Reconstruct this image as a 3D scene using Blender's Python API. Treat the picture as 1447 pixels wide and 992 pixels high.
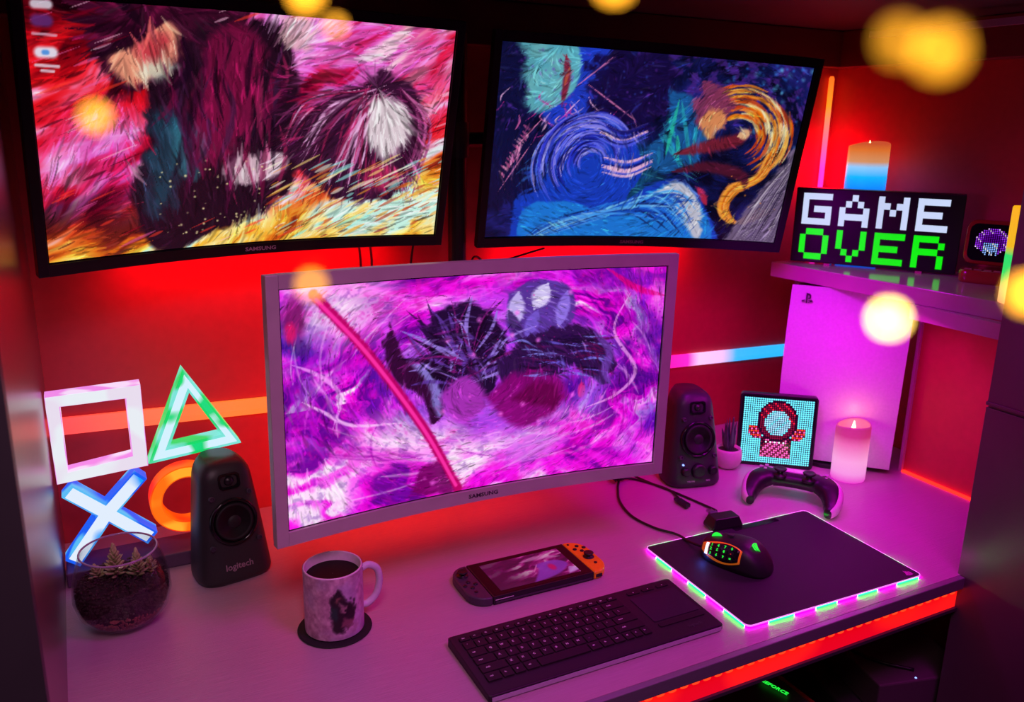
import bpy, bmesh, math, random
import numpy as np
from mathutils import Vector, Matrix
PI = math.pi
random.seed(4)
for o in list(bpy.data.objects): bpy.data.objects.remove(o)
S = bpy.context.scene
COL = S.collection

# ---------------------------------------------------------------- camera (desk top is z = 0, floor z = -0.74)
cd = bpy.data.cameras.new('camera'); cam = bpy.data.objects.new('camera', cd); COL.objects.link(cam)
RX = Vector((0.889001, -0.457577, 0.017335)); UP = Vector((0.103278, 0.237247, 0.965944)); FW = Vector((0.446106, 0.856935, -0.258171))
M = Matrix((RX, UP, -FW)).transposed().to_4x4(); M.translation = Vector((0, 0, 0.6885)); cam.matrix_world = M
cd.sensor_width = 36; cd.lens = 1201.6 / 1447 * 36; cd.clip_start = 0.01
cd.dof.use_dof = True; cd.dof.focus_distance = 1.28; cd.dof.aperture_fstop = cd.lens / 4.6
S.camera = cam
# ---------------------------------------------------------------- world, exposure
w = bpy.data.worlds.new('world'); S.world = w; w.use_nodes = True
w.node_tree.nodes['Background'].inputs[0].default_value = (0.10, 0.03, 0.09, 1)
w.node_tree.nodes['Background'].inputs[1].default_value = 0.06
S.view_settings.view_transform = 'Standard'; S.view_settings.look = 'None'
S.view_settings.gamma = 1; S.view_settings.exposure = 0; S.view_settings.use_curve_mapping = False
# ---------------------------------------------------------------- monitor backlights and added fill lamps
def area(name, loc, target, size, col, power, size_y=None, spread=None):
    l = bpy.data.lights.new(name, 'AREA'); l.energy = power; l.color = col; l.size = size
    if size_y: l.shape = 'RECTANGLE'; l.size_y = size_y
    if spread: l.spread = math.radians(spread)
    o = bpy.data.objects.new(name, l); COL.objects.link(o); o.location = loc
    o.rotation_euler = (Vector(target) - Vector(loc)).to_track_quat('-Z', 'Y').to_euler(); return o
def point(name, loc, r, col, power):
    l = bpy.data.lights.new(name, 'POINT'); l.energy = power; l.color = col; l.shadow_soft_size = r
    o = bpy.data.objects.new(name, l); COL.objects.link(o); o.location = loc; return o
area('fill_light_magenta', (0.80, 0.15, 1.45), (0.75, 1.02, 0.0), 0.45, (1.0, 0.0, 0.92), 3.3, spread=100)  # added overhead fill, stands in for the room's magenta ambient
area('fill_light_soft', (-0.02, -0.05, 1.30), (0.22, 1.02, 0.0), 0.35, (1.0, 0.58, 0.74), 1.15, spread=75)  # soft fill added from the front for the mug and left desk
area('backlight_red_left', (0.28, 1.42, 0.46), (0.28, 1.48, 0.38), 0.45, (1.0, 0.0, 0.012), 0.6, 0.08)
area('backlight_red_right', (0.95, 1.42, 0.44), (0.95, 1.48, 0.37), 0.45, (1.0, 0.0, 0.015), 0.8, 0.08)
area('backlight_red_centre', (0.50, 1.26, 0.17), (0.50, 1.48, 0.08), 0.45, (1.0, 0.03, 0.008), 1.1, 0.08)
area('console_fill_magenta', (1.05, 1.12, 0.56), (1.36, 1.20, 0.12), 0.10, (0.72, 0.0, 1.0), 0.75, 0.10, 120)  # added in mid-air, strengthens the wall strip's magenta on the console
area('shelf_fill_magenta', (1.22, 0.98, 0.375), (1.20, 1.05, 0.0), 0.16, (1.0, 0.0, 0.85), 0.9)  # unseen fill lamp added to spread magenta over the desk by the shelf

# ---------------------------------------------------------------- materials
def lin(c):
    return tuple(((x / 12.92) if x <= 0.04045 else ((x + 0.055) / 1.055) ** 2.4) for x in c)
def hexc(r, g, b): return lin((r / 255, g / 255, b / 255))
def mat(name, col=(0.5, 0.5, 0.5), rough=0.5, metal=0.0, emit=None, strength=0.0, bump=0, bscale=200, stretch=None, vary=0.12, coat=0, trans=0, spec=0.5, ior=1.45):
    m = bpy.data.materials.new(name); m.use_nodes = True; nt = m.node_tree; N = nt.nodes; L = nt.links
    b = N['Principled BSDF']
    b.inputs['Roughness'].default_value = rough; b.inputs['Metallic'].default_value = metal
    b.inputs['Specular IOR Level'].default_value = spec; b.inputs['IOR'].default_value = ior
    b.inputs['Coat Weight'].default_value = coat; b.inputs['Transmission Weight'].default_value = trans
    tc = N.new('ShaderNodeTexCoord'); mp = N.new('ShaderNodeMapping'); L.new(tc.outputs['Object'], mp.inputs[0])
    if stretch: mp.inputs['Scale'].default_value = stretch
    nz = N.new('ShaderNodeTexNoise'); nz.inputs['Scale'].default_value = bscale; nz.inputs['Detail'].default_value = 3
    L.new(mp.outputs[0], nz.inputs['Vector'])
    mx = N.new('ShaderNodeMix'); mx.data_type = 'RGBA'; mx.inputs[6].default_value = (*[c * (1 - vary) for c in col], 1)
    mx.inputs[7].default_value = (*[min(1, c * (1 + vary)) for c in col], 1)
    L.new(nz.outputs['Fac'], mx.inputs[0]); L.new(mx.outputs[2], b.inputs['Base Color'])
    if bump:
        bp = N.new('ShaderNodeBump'); bp.inputs['Strength'].default_value = bump; bp.inputs['Distance'].default_value = 0.001
        L.new(nz.outputs['Fac'], bp.inputs['Height']); L.new(bp.outputs[0], b.inputs['Normal'])
    if emit:
        b.inputs['Emission Color'].default_value = (*emit, 1); b.inputs['Emission Strength'].default_value = strength
    return m
def attr_emit(name, strength=1.0, base=(0.01, 0.01, 0.01), rough=0.25, as_base=False):
    m = mat(name, base, rough); N = m.node_tree.nodes; L = m.node_tree.links
    a = N.new('ShaderNodeAttribute'); a.attribute_name = 'Col'; b = N['Principled BSDF']
    if as_base: L.new(a.outputs['Color'], b.inputs['Base Color'])
    else:
        L.new(a.outputs['Color'], b.inputs['Emission Color']); b.inputs['Emission Strength'].default_value = strength
    return m
def ramp_emit(name, axis, stops, strength, rough=0.5, base=(0.15, 0.15, 0.15)):
    """light giving plastic whose lamp colour runs along an axis of the object (stops in metres)"""
    m = mat(name, base, rough); N = m.node_tree.nodes; L = m.node_tree.links; b = N['Principled BSDF']
    tc = N.new('ShaderNodeTexCoord'); sx = N.new('ShaderNodeSeparateXYZ'); L.new(tc.outputs['Object'], sx.inputs[0])
    mr = N.new('ShaderNodeMapRange'); mr.inputs[1].default_value = stops[0][0]; mr.inputs[2].default_value = stops[-1][0]
    L.new(sx.outputs[axis], mr.inputs[0]); r = N.new('ShaderNodeValToRGB'); L.new(mr.outputs[0], r.inputs[0])
    a, z = stops[0][0], stops[-1][0]; el = r.color_ramp.elements
    while len(el) < len(stops): el.new(0.5)
    for e, (p, c) in zip(el, stops): e.position = (p - a) / (z - a); e.color = (*c, 1)
    L.new(r.outputs[0], b.inputs['Emission Color']); b.inputs['Emission Strength'].default_value = strength
    return m
def hot_emit(name, col, hot, strength, scale=22, lo=0.42, hi=0.58, axis_stretch=None):
    """translucent lamp plastic with brighter spots in front of the single diodes"""
    m = mat(name, (0.04, 0.04, 0.04), 0.4); N = m.node_tree.nodes; L = m.node_tree.links; b = N['Principled BSDF']
    tc = N.new('ShaderNodeTexCoord'); nz = N.new('ShaderNodeTexNoise'); nz.inputs['Scale'].default_value = scale; nz.inputs['Detail'].default_value = 0
    L.new(tc.outputs['Object'], nz.inputs['Vector']); r = N.new('ShaderNodeValToRGB'); L.new(nz.outputs['Fac'], r.inputs[0])
    r.color_ramp.elements[0].position = lo; r.color_ramp.elements[0].color = (*col, 1)
    r.color_ramp.elements[1].position = hi; r.color_ramp.elements[1].color = (*hot, 1)
    L.new(r.outputs[0], b.inputs['Emission Color']); b.inputs['Emission Strength'].default_value = strength
    return m
WALL = mat('red_lit_wall', (0.52, 0.035, 0.045), 0.55, bump=0.15, bscale=60)  # red of the LED light is put into the wall's base colour
CEIL = mat('dark_ceiling', (0.035, 0.02, 0.025), 0.7, bscale=20)
BEAM = mat('dark_red_trim', (0.20, 0.02, 0.03), 0.5, bscale=20)
PANEL = mat('satin_metal_panel', (0.34, 0.22, 0.23), 0.30, 0.85, bump=0.10, bscale=18, stretch=(1, 1, 14))
DARKP = mat('dark_panel', (0.05, 0.045, 0.05), 0.5, bscale=20)
FLOOR = mat('dark_floor', (0.05, 0.035, 0.035), 0.6, bump=0.3, bscale=12)
DESK = mat('desk_laminate', (0.46, 0.28, 0.38), 0.30, bump=0.6, bscale=22, stretch=(1.0, 30, 30), vary=0.16, spec=0.5)
ALU = mat('brushed_grey_edge', (0.28, 0.27, 0.30), 0.4, 0.5, bscale=40, stretch=(1, 30, 30))
BLACK = mat('black_plastic', (0.012, 0.011, 0.014), 0.38)
BLACKG = mat('gloss_black_plastic', (0.008, 0.008, 0.01), 0.12)
CHAR = mat('charcoal_plastic', (0.030, 0.028, 0.034), 0.42, bump=0.1, bscale=900)
SOFT = mat('soft_black_cone', (0.010, 0.010, 0.012), 0.55)
SILVER = mat('silver_bezel', (0.50, 0.42, 0.44), 0.35, 0.1, bscale=30)
WHITE = mat('white_plastic', (0.72, 0.70, 0.74), 0.35)
GREY = mat('grey_plastic', (0.055, 0.035, 0.065), 0.45)
ORANGE = mat('orange_plastic', (0.95, 0.42, 0.01), 0.38, emit=(0.8, 0.2, 0.01), strength=0.0)
MARK = mat('pale_print', (0.65, 0.62, 0.68), 0.5)
MARKP = mat('pink_print', (0.62, 0.42, 0.55), 0.5, emit=(0.8, 0.3, 0.6), strength=0.0)
MARKD = mat('dark_print', (0.05, 0.02, 0.05), 0.5)
CLOTH = mat('black_mat_cloth', (0.022, 0.018, 0.026), 0.62, bump=0.3, bscale=1800)
CABLE = mat('black_cable', (0.012, 0.010, 0.012), 0.4)
def thin_glass(name, tint, rough=0.03):
    m = bpy.data.materials.new(name); m.use_nodes = True; nt = m.node_tree; N = nt.nodes; L = nt.links; N.remove(N['Principled BSDF'])
    tr = N.new('ShaderNodeBsdfTransparent'); tr.inputs[0].default_value = (*tint, 1); gl = N.new('ShaderNodeBsdfGlossy'); gl.inputs['Roughness'].default_value = rough
    lw = N.new('ShaderNodeLayerWeight'); lw.inputs[0].default_value = 0.5; pw = N.new('ShaderNodeMath'); pw.operation = 'POWER'; pw.inputs[1].default_value = 4.0
    fr = N.new('ShaderNodeMath'); fr.operation = 'MULTIPLY_ADD'; fr.inputs[1].default_value = 0.65; fr.inputs[2].default_value = 0.035; mx = N.new('ShaderNodeMixShader')
    L.new(lw.outputs['Facing'], pw.inputs[0]); L.new(pw.outputs[0], fr.inputs[0])
    L.new(fr.outputs[0], mx.inputs[0]); L.new(tr.outputs[0], mx.inputs[1]); L.new(gl.outputs[0], mx.inputs[2]); L.new(mx.outputs[0], N['Material Output'].inputs[0]); return m
GLASS = thin_glass('clear_glass', (0.93, 0.92, 0.94))
CERAMIC = mat('pink_lit_ceramic', (0.62, 0.45, 0.50), 0.35)
SOIL = mat('dark_soil', (0.03, 0.02, 0.018), 0.9, bump=1, bscale=500)
GRAVEL = mat('dark_red_brown_gravel', (0.34, 0.09, 0.08), 0.45, bscale=90, vary=0.8)
LEAF = mat('olive_succulent_leaf', (0.38, 0.42, 0.17), 0.45, bscale=80, vary=0.5)
LEAFD = mat('dark_aloe_leaf', (0.07, 0.11, 0.09), 0.35, bscale=80, vary=0.4)
RUST = mat('red_gloss_plastic', (0.30, 0.03, 0.02), 0.22, coat=0.5)
CORK = mat('black_felt', (0.012, 0.010, 0.012), 0.85)
GREENL = mat('green_led', (0, .1, 0), 0.4, emit=(0.02, 1, 0.06), strength=1.0)
BLUEL = mat('blue_led', (0, 0, .1), 0.4, emit=(0.2, 0.3, 1), strength=3.0)
REDL = mat('red_led', (0.1, 0, 0), 0.4, emit=(1, 0.04, 0.05), strength=0.7)
WHITEL = mat('white_led', (0.5, 0.5, 0.5), 0.4, emit=(0.75, 0.85, 1), strength=1.5)

# ---------------------------------------------------------------- mesh helpers
def obj(name, bm, m, parent=None, smooth=False, bevel=0, seg=2):
    if isinstance(bm, bpy.types.Mesh): me = bm
    else:
        bmesh.ops.recalc_face_normals(bm, faces=bm.faces)
        me = bpy.data.meshes.new(name); bm.to_mesh(me); bm.free()
    if m and not me.materials: me.materials.append(m)
    if smooth:
        for p in me.polygons: p.use_smooth = True
    o = bpy.data.objects.new(name, me); COL.objects.link(o)
    if parent: o.parent = parent
    if bevel:
        b = o.modifiers.new('bevel', 'BEVEL'); b.width = bevel; b.segments = seg; b.limit_method = 'ANGLE'; b.angle_limit = 0.6
        b.harden_normals = False
    return o
def thing(name, label, cat, loc=(0, 0, 0), rot=0, group=None):
    o = bpy.data.objects.new(name, None); COL.objects.link(o); o.empty_display_size = 0.02
    o.location = loc
    if isinstance(rot, Matrix): o.rotation_euler = rot.to_euler()
    elif isinstance(rot, tuple): o.rotation_euler = rot
    else: o.rotation_euler = (0, 0, rot)
    o['label'] = label; o['category'] = cat
    if group: o['group'] = group
    return o
def tag(o, label, cat, group=None):
    o['label'] = label; o['category'] = cat
    if group: o['group'] = group
    return o
def struct(name, bm, m, bevel=0):
    o = obj(name, bm, m, bevel=bevel); o['kind'] = 'structure'; return o
def B(x0, x1, y0, y1, z0, z1, bm=None):
    bm = bm or bmesh.new()
    v = [bm.verts.new((x, y, z)) for z in (z0, z1) for y in (y0, y1) for x in (x0, x1)]
    for f in ((0, 2, 3, 1), (4, 5, 7, 6), (0, 1, 5, 4), (2, 6, 7, 3), (0, 4, 6, 2), (1, 3, 7, 5)):
        bm.faces.new([v[i] for i in f])
    return bm
def rings(rs, cap0=True, cap1=True, bm=None, closed=True):
    bm = bm or bmesh.new(); R = [[bm.verts.new(p) for p in r] for r in rs]; n = len(R[0])
    for a, b in zip(R, R[1:]):
        for i in range(n if closed else n - 1):
            bm.faces.new((a[i], a[(i + 1) % n], b[(i + 1) % n], b[i]))
    if cap0: bm.faces.new(R[0][::-1])
    if cap1: bm.faces.new(R[-1])
    return bm
def lathe(prof, n=40, c=(0, 0, 0), bm=None, cap0=True, cap1=True, sx=1, sy=1):
    return rings([[(c[0] + r * sx * math.cos(2 * PI * i / n), c[1] + r * sy * math.sin(2 * PI * i / n), c[2] + z) for i in range(n)] for r, z in prof], cap0, cap1, bm)
def cyl(c, r, h, axis='z', n=24, bm=None, r2=None):
    bm = bm or bmesh.new(); r2 = r if r2 is None else r2; rs = []
    for k, rr in ((0, r), (1, r2)):
        ring = []
        for i in range(n):
            a = 2 * PI * i / n; u, v = rr * math.cos(a), rr * math.sin(a)
            p = {'z': (u, v, k * h), 'y': (u, -k * h, v), 'x': (k * h, u, v)}[axis]
            ring.append((c[0] + p[0], c[1] + p[1], c[2] + p[2]))
        rs.append(ring)
    return rings(rs, bm=bm)
def prism(poly, z0, z1, bm=None):
    return rings([[(x, y, z0) for x, y in poly], [(x, y, z1) for x, y in poly]], bm=bm)
def prism_y(poly, y0, y1, bm=None):
    return rings([[(x, y0, z) for x, z in poly], [(x, y1, z) for x, z in poly]], bm=bm)
def rrect(w, h, r, n=5, cx=0, cy=0):
    r = min(r, w / 2 - 1e-5, h / 2 - 1e-5); out = []
    for qx, qy, a0 in ((1, 1, 0), (-1, 1, PI / 2), (-1, -1, PI), (1, -1, 1.5 * PI)):
        for i in range(n + 1):
            a = a0 + (PI / 2) * i / n
            out.append((cx + qx * (w / 2 - r) + r * math.cos(a), cy + qy * (h / 2 - r) + r * math.sin(a)))
    return out
def smoothpath(pts, sub=8):
    P = [Vector(p) for p in pts]; P = [2 * P[0] - P[1]] + P + [2 * P[-1] - P[-2]]; out = []
    for i in range(1, len(P) - 2):
        for k in range(sub):
            t = k / sub; a, b, c, d = P[i - 1:i + 3]
            out.append(0.5 * ((2 * b) + (-a + c) * t + (2 * a - 5 * b + 4 * c - d) * t * t + (-a + 3 * b - 3 * c + d) * t ** 3))
    out.append(P[-2]); return out
def tube(pts, r, n=8, sub=8, bm=None, taper=None):
    P = smoothpath(pts, sub) if sub > 1 else [Vector(p) for p in pts]
    rs = []; up = Vector((0.13, 0.21, 0.97)).normalized(); N_ = len(P)
    for i, p in enumerate(P):
        t = (P[min(i + 1, N_ - 1)] - P[max(i - 1, 0)]).normalized()
        a = t.cross(up)
        if a.length < 1e-4: a = t.cross(Vector((1, 0, 0)))
        a.normalize(); b = a.cross(t); rr = r if taper is None else r * taper(i / (N_ - 1))
        rs.append([tuple(p + a * rr * math.cos(2 * PI * k / n) + b * rr * math.sin(2 * PI * k / n)) for k in range(n)])
    return rings(rs, bm=bm)
def frame2d(outer, inner, y0, y1):
    """flat ring between two outlines with the same point count, standing in x-z, from y0 (front) to y1"""
    bm = bmesh.new(); n = len(outer)
    v = [[bm.verts.new((x, y, z)) for x, z in ol] for ol in (outer, inner) for y in (y0, y1)]
    of, ob, inf, inb = v
    for i in range(n):
        j = (i + 1) % n
        for a, b in ((of, inf), (inf, inb), (inb, ob), (ob, of)): bm.faces.new((a[i], a[j], b[j], b[i]))
    return bm
_txt = {}
def text_mesh(s, size, ext=0.0002, align='CENTER', squash=1.0, bold=0.0, res=2):
    cu = bpy.data.curves.new('t', 'FONT'); cu.body = s; cu.size = size; cu.extrude = ext; cu.align_x = align; cu.align_y = 'CENTER'
    cu.resolution_u = res; cu.offset = bold
    o = bpy.data.objects.new('t', cu); COL.objects.link(o)
    dg = bpy.context.evaluated_depsgraph_get(); me = bpy.data.meshes.new_from_object(o.evaluated_get(dg))
    bpy.data.objects.remove(o); me.transform(Matrix.Diagonal((squash, 1, 1, 1))); return me
def lettering(s, size, m, parent, M_, name='lettering', **k):
    me = text_mesh(s, size, **k); me.materials.clear(); me.transform(M_); return obj(name, me, m, parent)
FRONT = Matrix.Rotation(PI / 2, 4, 'X')
def T(x, y, z): return Matrix.Translation((x, y, z))
def tf(bm, M_): bmesh.ops.transform(bm, matrix=M_, verts=bm.verts); return bm
def join(a, b):
    me = bpy.data.meshes.new('j'); b.to_mesh(me); b.free(); a.from_mesh(me); bpy.data.meshes.remove(me); return a

# ---------------------------------------------------------------- painting of screen pictures (numpy, soft abstract pictures)
def noise(ny, nx, fy, fx, seed, oct=4):
    rg = np.random.RandomState(seed); out = np.zeros((ny, nx)); amp = 1; tot = 0
    for o in range(oct):
        gy, gx = max(2, int(fy * 2 ** o)) + 1, max(2, int(fx * 2 ** o)) + 1
        g = rg.rand(gy + 1, gx + 1); y = np.linspace(0, gy - 1e-6, ny); x = np.linspace(0, gx - 1e-6, nx)
        yi = y.astype(int); xi = x.astype(int); ty = y - yi; tx = x - xi
        ty = ty * ty * (3 - 2 * ty); tx = tx * tx * (3 - 2 * tx)
        a = g[np.ix_(yi, xi)]; b = g[np.ix_(yi, xi + 1)]; c = g[np.ix_(yi + 1, xi)]; d = g[np.ix_(yi + 1, xi + 1)]
        TX = tx[None, :]; TY = ty[:, None]
        out += amp * ((a * (1 - TX) + b * TX) * (1 - TY) + (c * (1 - TX) + d * TX) * TY); tot += amp; amp *= 0.55
    return out / tot
def sample(f, U, V):
    ny, nx = f.shape; x = np.clip(U, 0, 0.9999) * (nx - 1); y = np.clip(V, 0, 0.9999) * (ny - 1)
    xi = x.astype(int); yi = y.astype(int); tx = x - xi; ty = y - yi
    return (f[yi, xi] * (1 - tx) + f[yi, xi + 1] * tx) * (1 - ty) + (f[yi + 1, xi] * (1 - tx) + f[yi + 1, xi + 1] * tx) * ty
class Pic:
    def __init__(s, nx, ny, base):
        s.nx, s.ny = nx, ny; s.U, s.V = np.meshgrid(np.linspace(0, 1, nx), np.linspace(0, 1, ny)); s.A = nx / ny
        s.im = np.ones((ny, nx, 3)) * (np.array(base) / 255.)
    def mix(s, a, c):
        a = np.clip(a, 0, 1)[..., None]; s.im = s.im * (1 - a) + a * (np.array(c) / 255. if not isinstance(c, np.ndarray) else c)
    def ramp(s, t, stops):
        t = np.clip(t, 0, 1); out = np.zeros(t.shape + (3,))
        for k in range(3): out[..., k] = np.interp(t, [p for p, _ in stops], [c[k] / 255. for _, c in stops])
        return out
    def ell(s, cx, cy, rx, ry, c, ang=0, soft=0.15, alpha=1, warp=None):
        dx = (s.U - cx) * s.A; dy = s.V - cy
        if warp is not None: dx = dx + warp; dy = dy + warp * 0.7
        ca, sa = math.cos(ang), math.sin(ang); X = (dx * ca + dy * sa) / rx; Y = (-dx * sa + dy * ca) / ry
        d = np.sqrt(X * X + Y * Y); s.mix(alpha * np.clip((1 - d) / soft, 0, 1), c)
    def stroke(s, pts, w, c, alpha=1, taper=True, soft=0.5):
        P = [Vector((p[0] * s.A, p[1], 0)) for p in pts]
        P = [p for p in smoothpath(P, 6)] if len(pts) > 2 else P
        best = np.full(s.U.shape, 9.0); X = s.U * s.A; Y = s.V
        x0 = min(p.x for p in P) - w * 2; x1 = max(p.x for p in P) + w * 2; y0 = min(p.y for p in P) - w * 2; y1 = max(p.y for p in P) + w * 2
        j0, j1 = int(max(0, x0 / s.A * s.nx)), int(min(s.nx, x1 / s.A * s.nx + 2)); i0, i1 = int(max(0, y0 * s.ny)), int(min(s.ny, y1 * s.ny + 2))
        if j1 <= j0 or i1 <= i0: return
        X = X[i0:i1, j0:j1]; Y = Y[i0:i1, j0:j1]; best = np.full(X.shape, 9.0); n = len(P) - 1
        for k in range(n):
            a, b = P[k], P[k + 1]; dx, dy = b.x - a.x, b.y - a.y; L2 = dx * dx + dy * dy + 1e-12
            t = np.clip(((X - a.x) * dx + (Y - a.y) * dy) / L2, 0, 1)
            d = np.hypot(X - a.x - t * dx, Y - a.y - t * dy); f = (k + t) / n
            ww = w * (np.sin(PI * np.clip(f, 0.02, 0.98)) ** 0.7 if taper else 1)
            best = np.minimum(best, d / (ww + 1e-4))
        al = (np.clip((1 - best) / soft, 0, 1) * alpha)[..., None]
        s.im[i0:i1, j0:j1] = s.im[i0:i1, j0:j1] * (1 - al) + al * (np.array(c) / 255.)
    def poly(s, pts, c, soft=0.01, alpha=1, wob=0):
        """smooth closed blob through points"""
        P = smoothpath([(p[0] * s.A, p[1], 0) for p in pts + [pts[0]]], 5); X = s.U * s.A + wob; Y = s.V + wob
        ins = np.zeros(X.shape, bool); dm = np.full(X.shape, 9.0)
        for a, b in zip(P, P[1:]):
            dx, dy = b.x - a.x, b.y - a.y
            t = np.clip(((X - a.x) * dx + (Y - a.y) * dy) / (dx * dx + dy * dy + 1e-12), 0, 1); dm = np.minimum(dm, np.hypot(X - a.x - t * dx, Y - a.y - t * dy))
            if abs(dy) > 1e-9: ins ^= ((a.y > Y) != (b.y > Y)) & (X < dx * (Y - a.y) / dy + a.x)
        sd = np.where(ins, dm, -dm); s.mix(alpha * np.clip(0.5 + sd / soft, 0, 1), c)
    def paint(s, n, field, ln, wd, seed, jit=0.35, alpha=0.7, box=(0, 1, 0, 1), soft=0.6):
        """brush pass: short tapering strokes along a direction field, each in the colour under it, lighter or darker"""
        rg = random.Random(seed); src = s.im.copy()
        for _ in range(n):
            x = rg.uniform(box[0], box[1]); y = rg.uniform(box[2], box[3]); j = min(s.nx - 1, int(x * s.nx)); i = min(s.ny - 1, int(y * s.ny))
            a = field(x, y) + rg.gauss(0, .12); l = ln * rg.uniform(.4, 1.4); a2 = a + rg.uniform(-.35, .35)
            k = 1 + rg.uniform(-jit, jit) * (1.5 if rg.random() < .2 else 1); c = np.clip(src[i, j] * k + (0.10 * rg.random() if rg.random() < .12 else 0), 0, 1) * 255
            dx, dy = math.cos(a) * l / s.A, math.sin(a) * l; ex, ey = math.cos(a2) * l / s.A, math.sin(a2) * l
            s.stroke([(x - dx * .5, y - dy * .5), (x, y), (x + ex * .5, y + ey * .5)], wd * rg.uniform(.35, 1.3), tuple(c), alpha * rg.uniform(.5, 1), soft=soft)
    def dots(s, n, box, r, c, seed, alpha=1):
        rg = random.Random(seed)
        for _ in range(n):
            x = rg.uniform(box[0], box[1]); y = rg.uniform(box[2], box[3]); q = r * rg.uniform(0.4, 1.2)
            s.stroke([(x, y), (x + 0.001, y + 0.001)], q, c, alpha * rg.uniform(0.4, 1), taper=False, soft=0.9)
    def linear(s):
        c = np.clip(s.im, 0, 1); return np.where(c <= 0.04045, c / 12.92, ((c + 0.055) / 1.055) ** 2.4)
def picture_mesh(pic, fn, name):
    """grid mesh with one colour per vertex; fn(u, v) gives the positions (u right, v down)"""
    nx, ny = pic.nx, pic.ny; X, Y, Z = fn(pic.U, pic.V)
    co = np.stack([X, Y, Z], -1).reshape(-1, 3).astype(np.float32)
    i = np.arange(ny * nx).reshape(ny, nx); q = np.stack([i[1:, :-1], i[1:, 1:], i[:-1, 1:], i[:-1, :-1]], -1).reshape(-1, 4).astype(np.int32)
    me = bpy.data.meshes.new(name); me.vertices.add(len(co)); me.vertices.foreach_set('co', co.ravel())
    me.loops.add(q.size); me.loops.foreach_set('vertex_index', q.ravel()); me.polygons.add(len(q))
    me.polygons.foreach_set('loop_start', np.arange(0, q.size, 4, dtype=np.int32)); me.polygons.foreach_set('loop_total', np.full(len(q), 4, np.int32))
    me.polygons.foreach_set('use_smooth', np.ones(len(q), bool)); me.update(calc_edges=True)
    at = me.color_attributes.new('Col', 'FLOAT_COLOR', 'POINT'); c = np.ones((ny * nx, 4), np.float32); c[:, :3] = pic.linear().reshape(-1, 3)
    at.data.foreach_set('color', c.ravel()); return me

# ================================================================ THE SETTING
XL, XR, YB, ZC, ZF = -0.063, 1.60, 1.48, 0.90, -0.74
struct('wall_back', B(XL - 0.03, XR + 0.03, YB, YB + 0.03, ZF, ZC), WALL)
struct('wall_right', B(XR, XR + 0.03, 0.76, YB, ZF, ZC), WALL)
struct('wall_left', B(XL - 0.03, XL, 0.80, YB, ZF, ZC), PANEL)
struct('trim_1', B(XL - 0.36, XL, 0.775, 0.80, ZF, ZC), DARKP)          # dark front board left of the alcove
struct('ceiling', B(-1.2, 2.6, 0.742, YB + 0.03, ZC, ZC + 0.03), CEIL)
struct('trim_2', B(XL, XR, YB - 0.035, YB, 0.822, ZC - 0.001), BEAM, 0.002)
struct('trim_3', B(XR - 0.035, XR, 0.80, YB - 0.035, 0.822, ZC - 0.001), BEAM, 0.002)
struct('trim_4', B(1.47, 1.482, 0.80, 1.29, 0.868, 0.880), mat('pink_grey_rail', (0.6, 0.3, 0.45), 0.3, 0.5))
struct('floor', B(-1.2, 2.6, -1.0, YB + 0.03, ZF - 0.03, ZF), FLOOR)
# right jamb: board with a ring groove
bm = B(1.215, 1.237, 0.20, 0.762, ZF, 0.283); B(1.2175, 1.235, 0.202, 0.760, 0.283, 0.2865, bm); B(1.214, 1.238, 0.199, 0.763, 0.2865, 0.292, bm); B(1.2165, 1.237, 0.20, 0.762, 0.292, ZC, bm)
struct('trim_5', bm, mat('grey_brown_panel', (0.17, 0.12, 0.125), 0.35, 0.2, bscale=15), 0.0008)
# desk
desk = thing('desk', 'wide alcove desk with brushed laminate top and grey metal edge', 'desk', (0, 0, 0))
obj('desk_top', B(XL, 1.598, 0.757, 1.478, -0.022, 0.0), DESK, desk)
obj('metal_edge', B(XL, 1.213, 0.747, 0.757, -0.020, 0.0), ALU, desk, bevel=0.0012)
obj('lower_rail', B(XL, 1.213, 0.752, 0.79, -0.062, -0.0565), DARKP, desk)
edge = thing('led_light_strip', 'glowing red light strip under the front edge of the desk', 'light strip', (0, 0, 0), group=None)
m_red = hot_emit('red_strip_glow', (0.75, 0.0, 0.008), (1.0, 0.008, 0.006), 1.1, 9)
obj('diffuser', B(XL, 1.212, 0.756, 0.768, -0.056, -0.0225), m_red, edge)
mdi = mat('orange_red_diode', (0.8, 0.2, 0.1), 0.4, emit=(1, 0.055, 0.012), strength=1.25)
led0 = None
for k in range(66):
    x = 1.200 - k * 0.0193
    if led0 is None:
        led0 = obj('diode', lathe([(0.0001, 0.0026), (0.0052, 0.0017), (0.0068, -0.0008), (0.0052, -0.0022)], 10, sy=0.28), mdi, edge, smooth=True)
        o = led0
    else: o = led0.copy(); COL.objects.link(o)
    o.location = (x, 0.7555, -0.0275)

# shelf on the right with its bracket rail and side panel
SZ = 0.413
shelf = thing('wall_shelf', 'magenta-lit white shelf board above the desk at the right', 'shelf', (0, 0, 0))
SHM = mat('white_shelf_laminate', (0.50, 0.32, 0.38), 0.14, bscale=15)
obj('board', prism([(1.326, 1.352), (1.382, 0.79), (1.598, 0.79), (1.598, 1.352)], SZ - 0.031, SZ), SHM, shelf, bevel=0.0015)
obj('support_rail', prism([(1.352, 1.02), (1.352, 0.79), (1.372, 0.79), (1.372, 1.02)], SZ - 0.058, SZ - 0.031), SHM, shelf)
obj('side_panel', B(1.497, 1.515, 0.80, 1.098, 0.0, SZ - 0.031), WALL, shelf)
obj('panel_edge', B(1.490, 1.4965, 1.092, 1.099, 0.0, SZ - 0.031), mat('pink_edge', (0.6, 0.25, 0.4), 0.25), shelf)
t = thing('led_light_strip', 'thin red light strip along the foot of the panel under the shelf', 'light strip')
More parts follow.
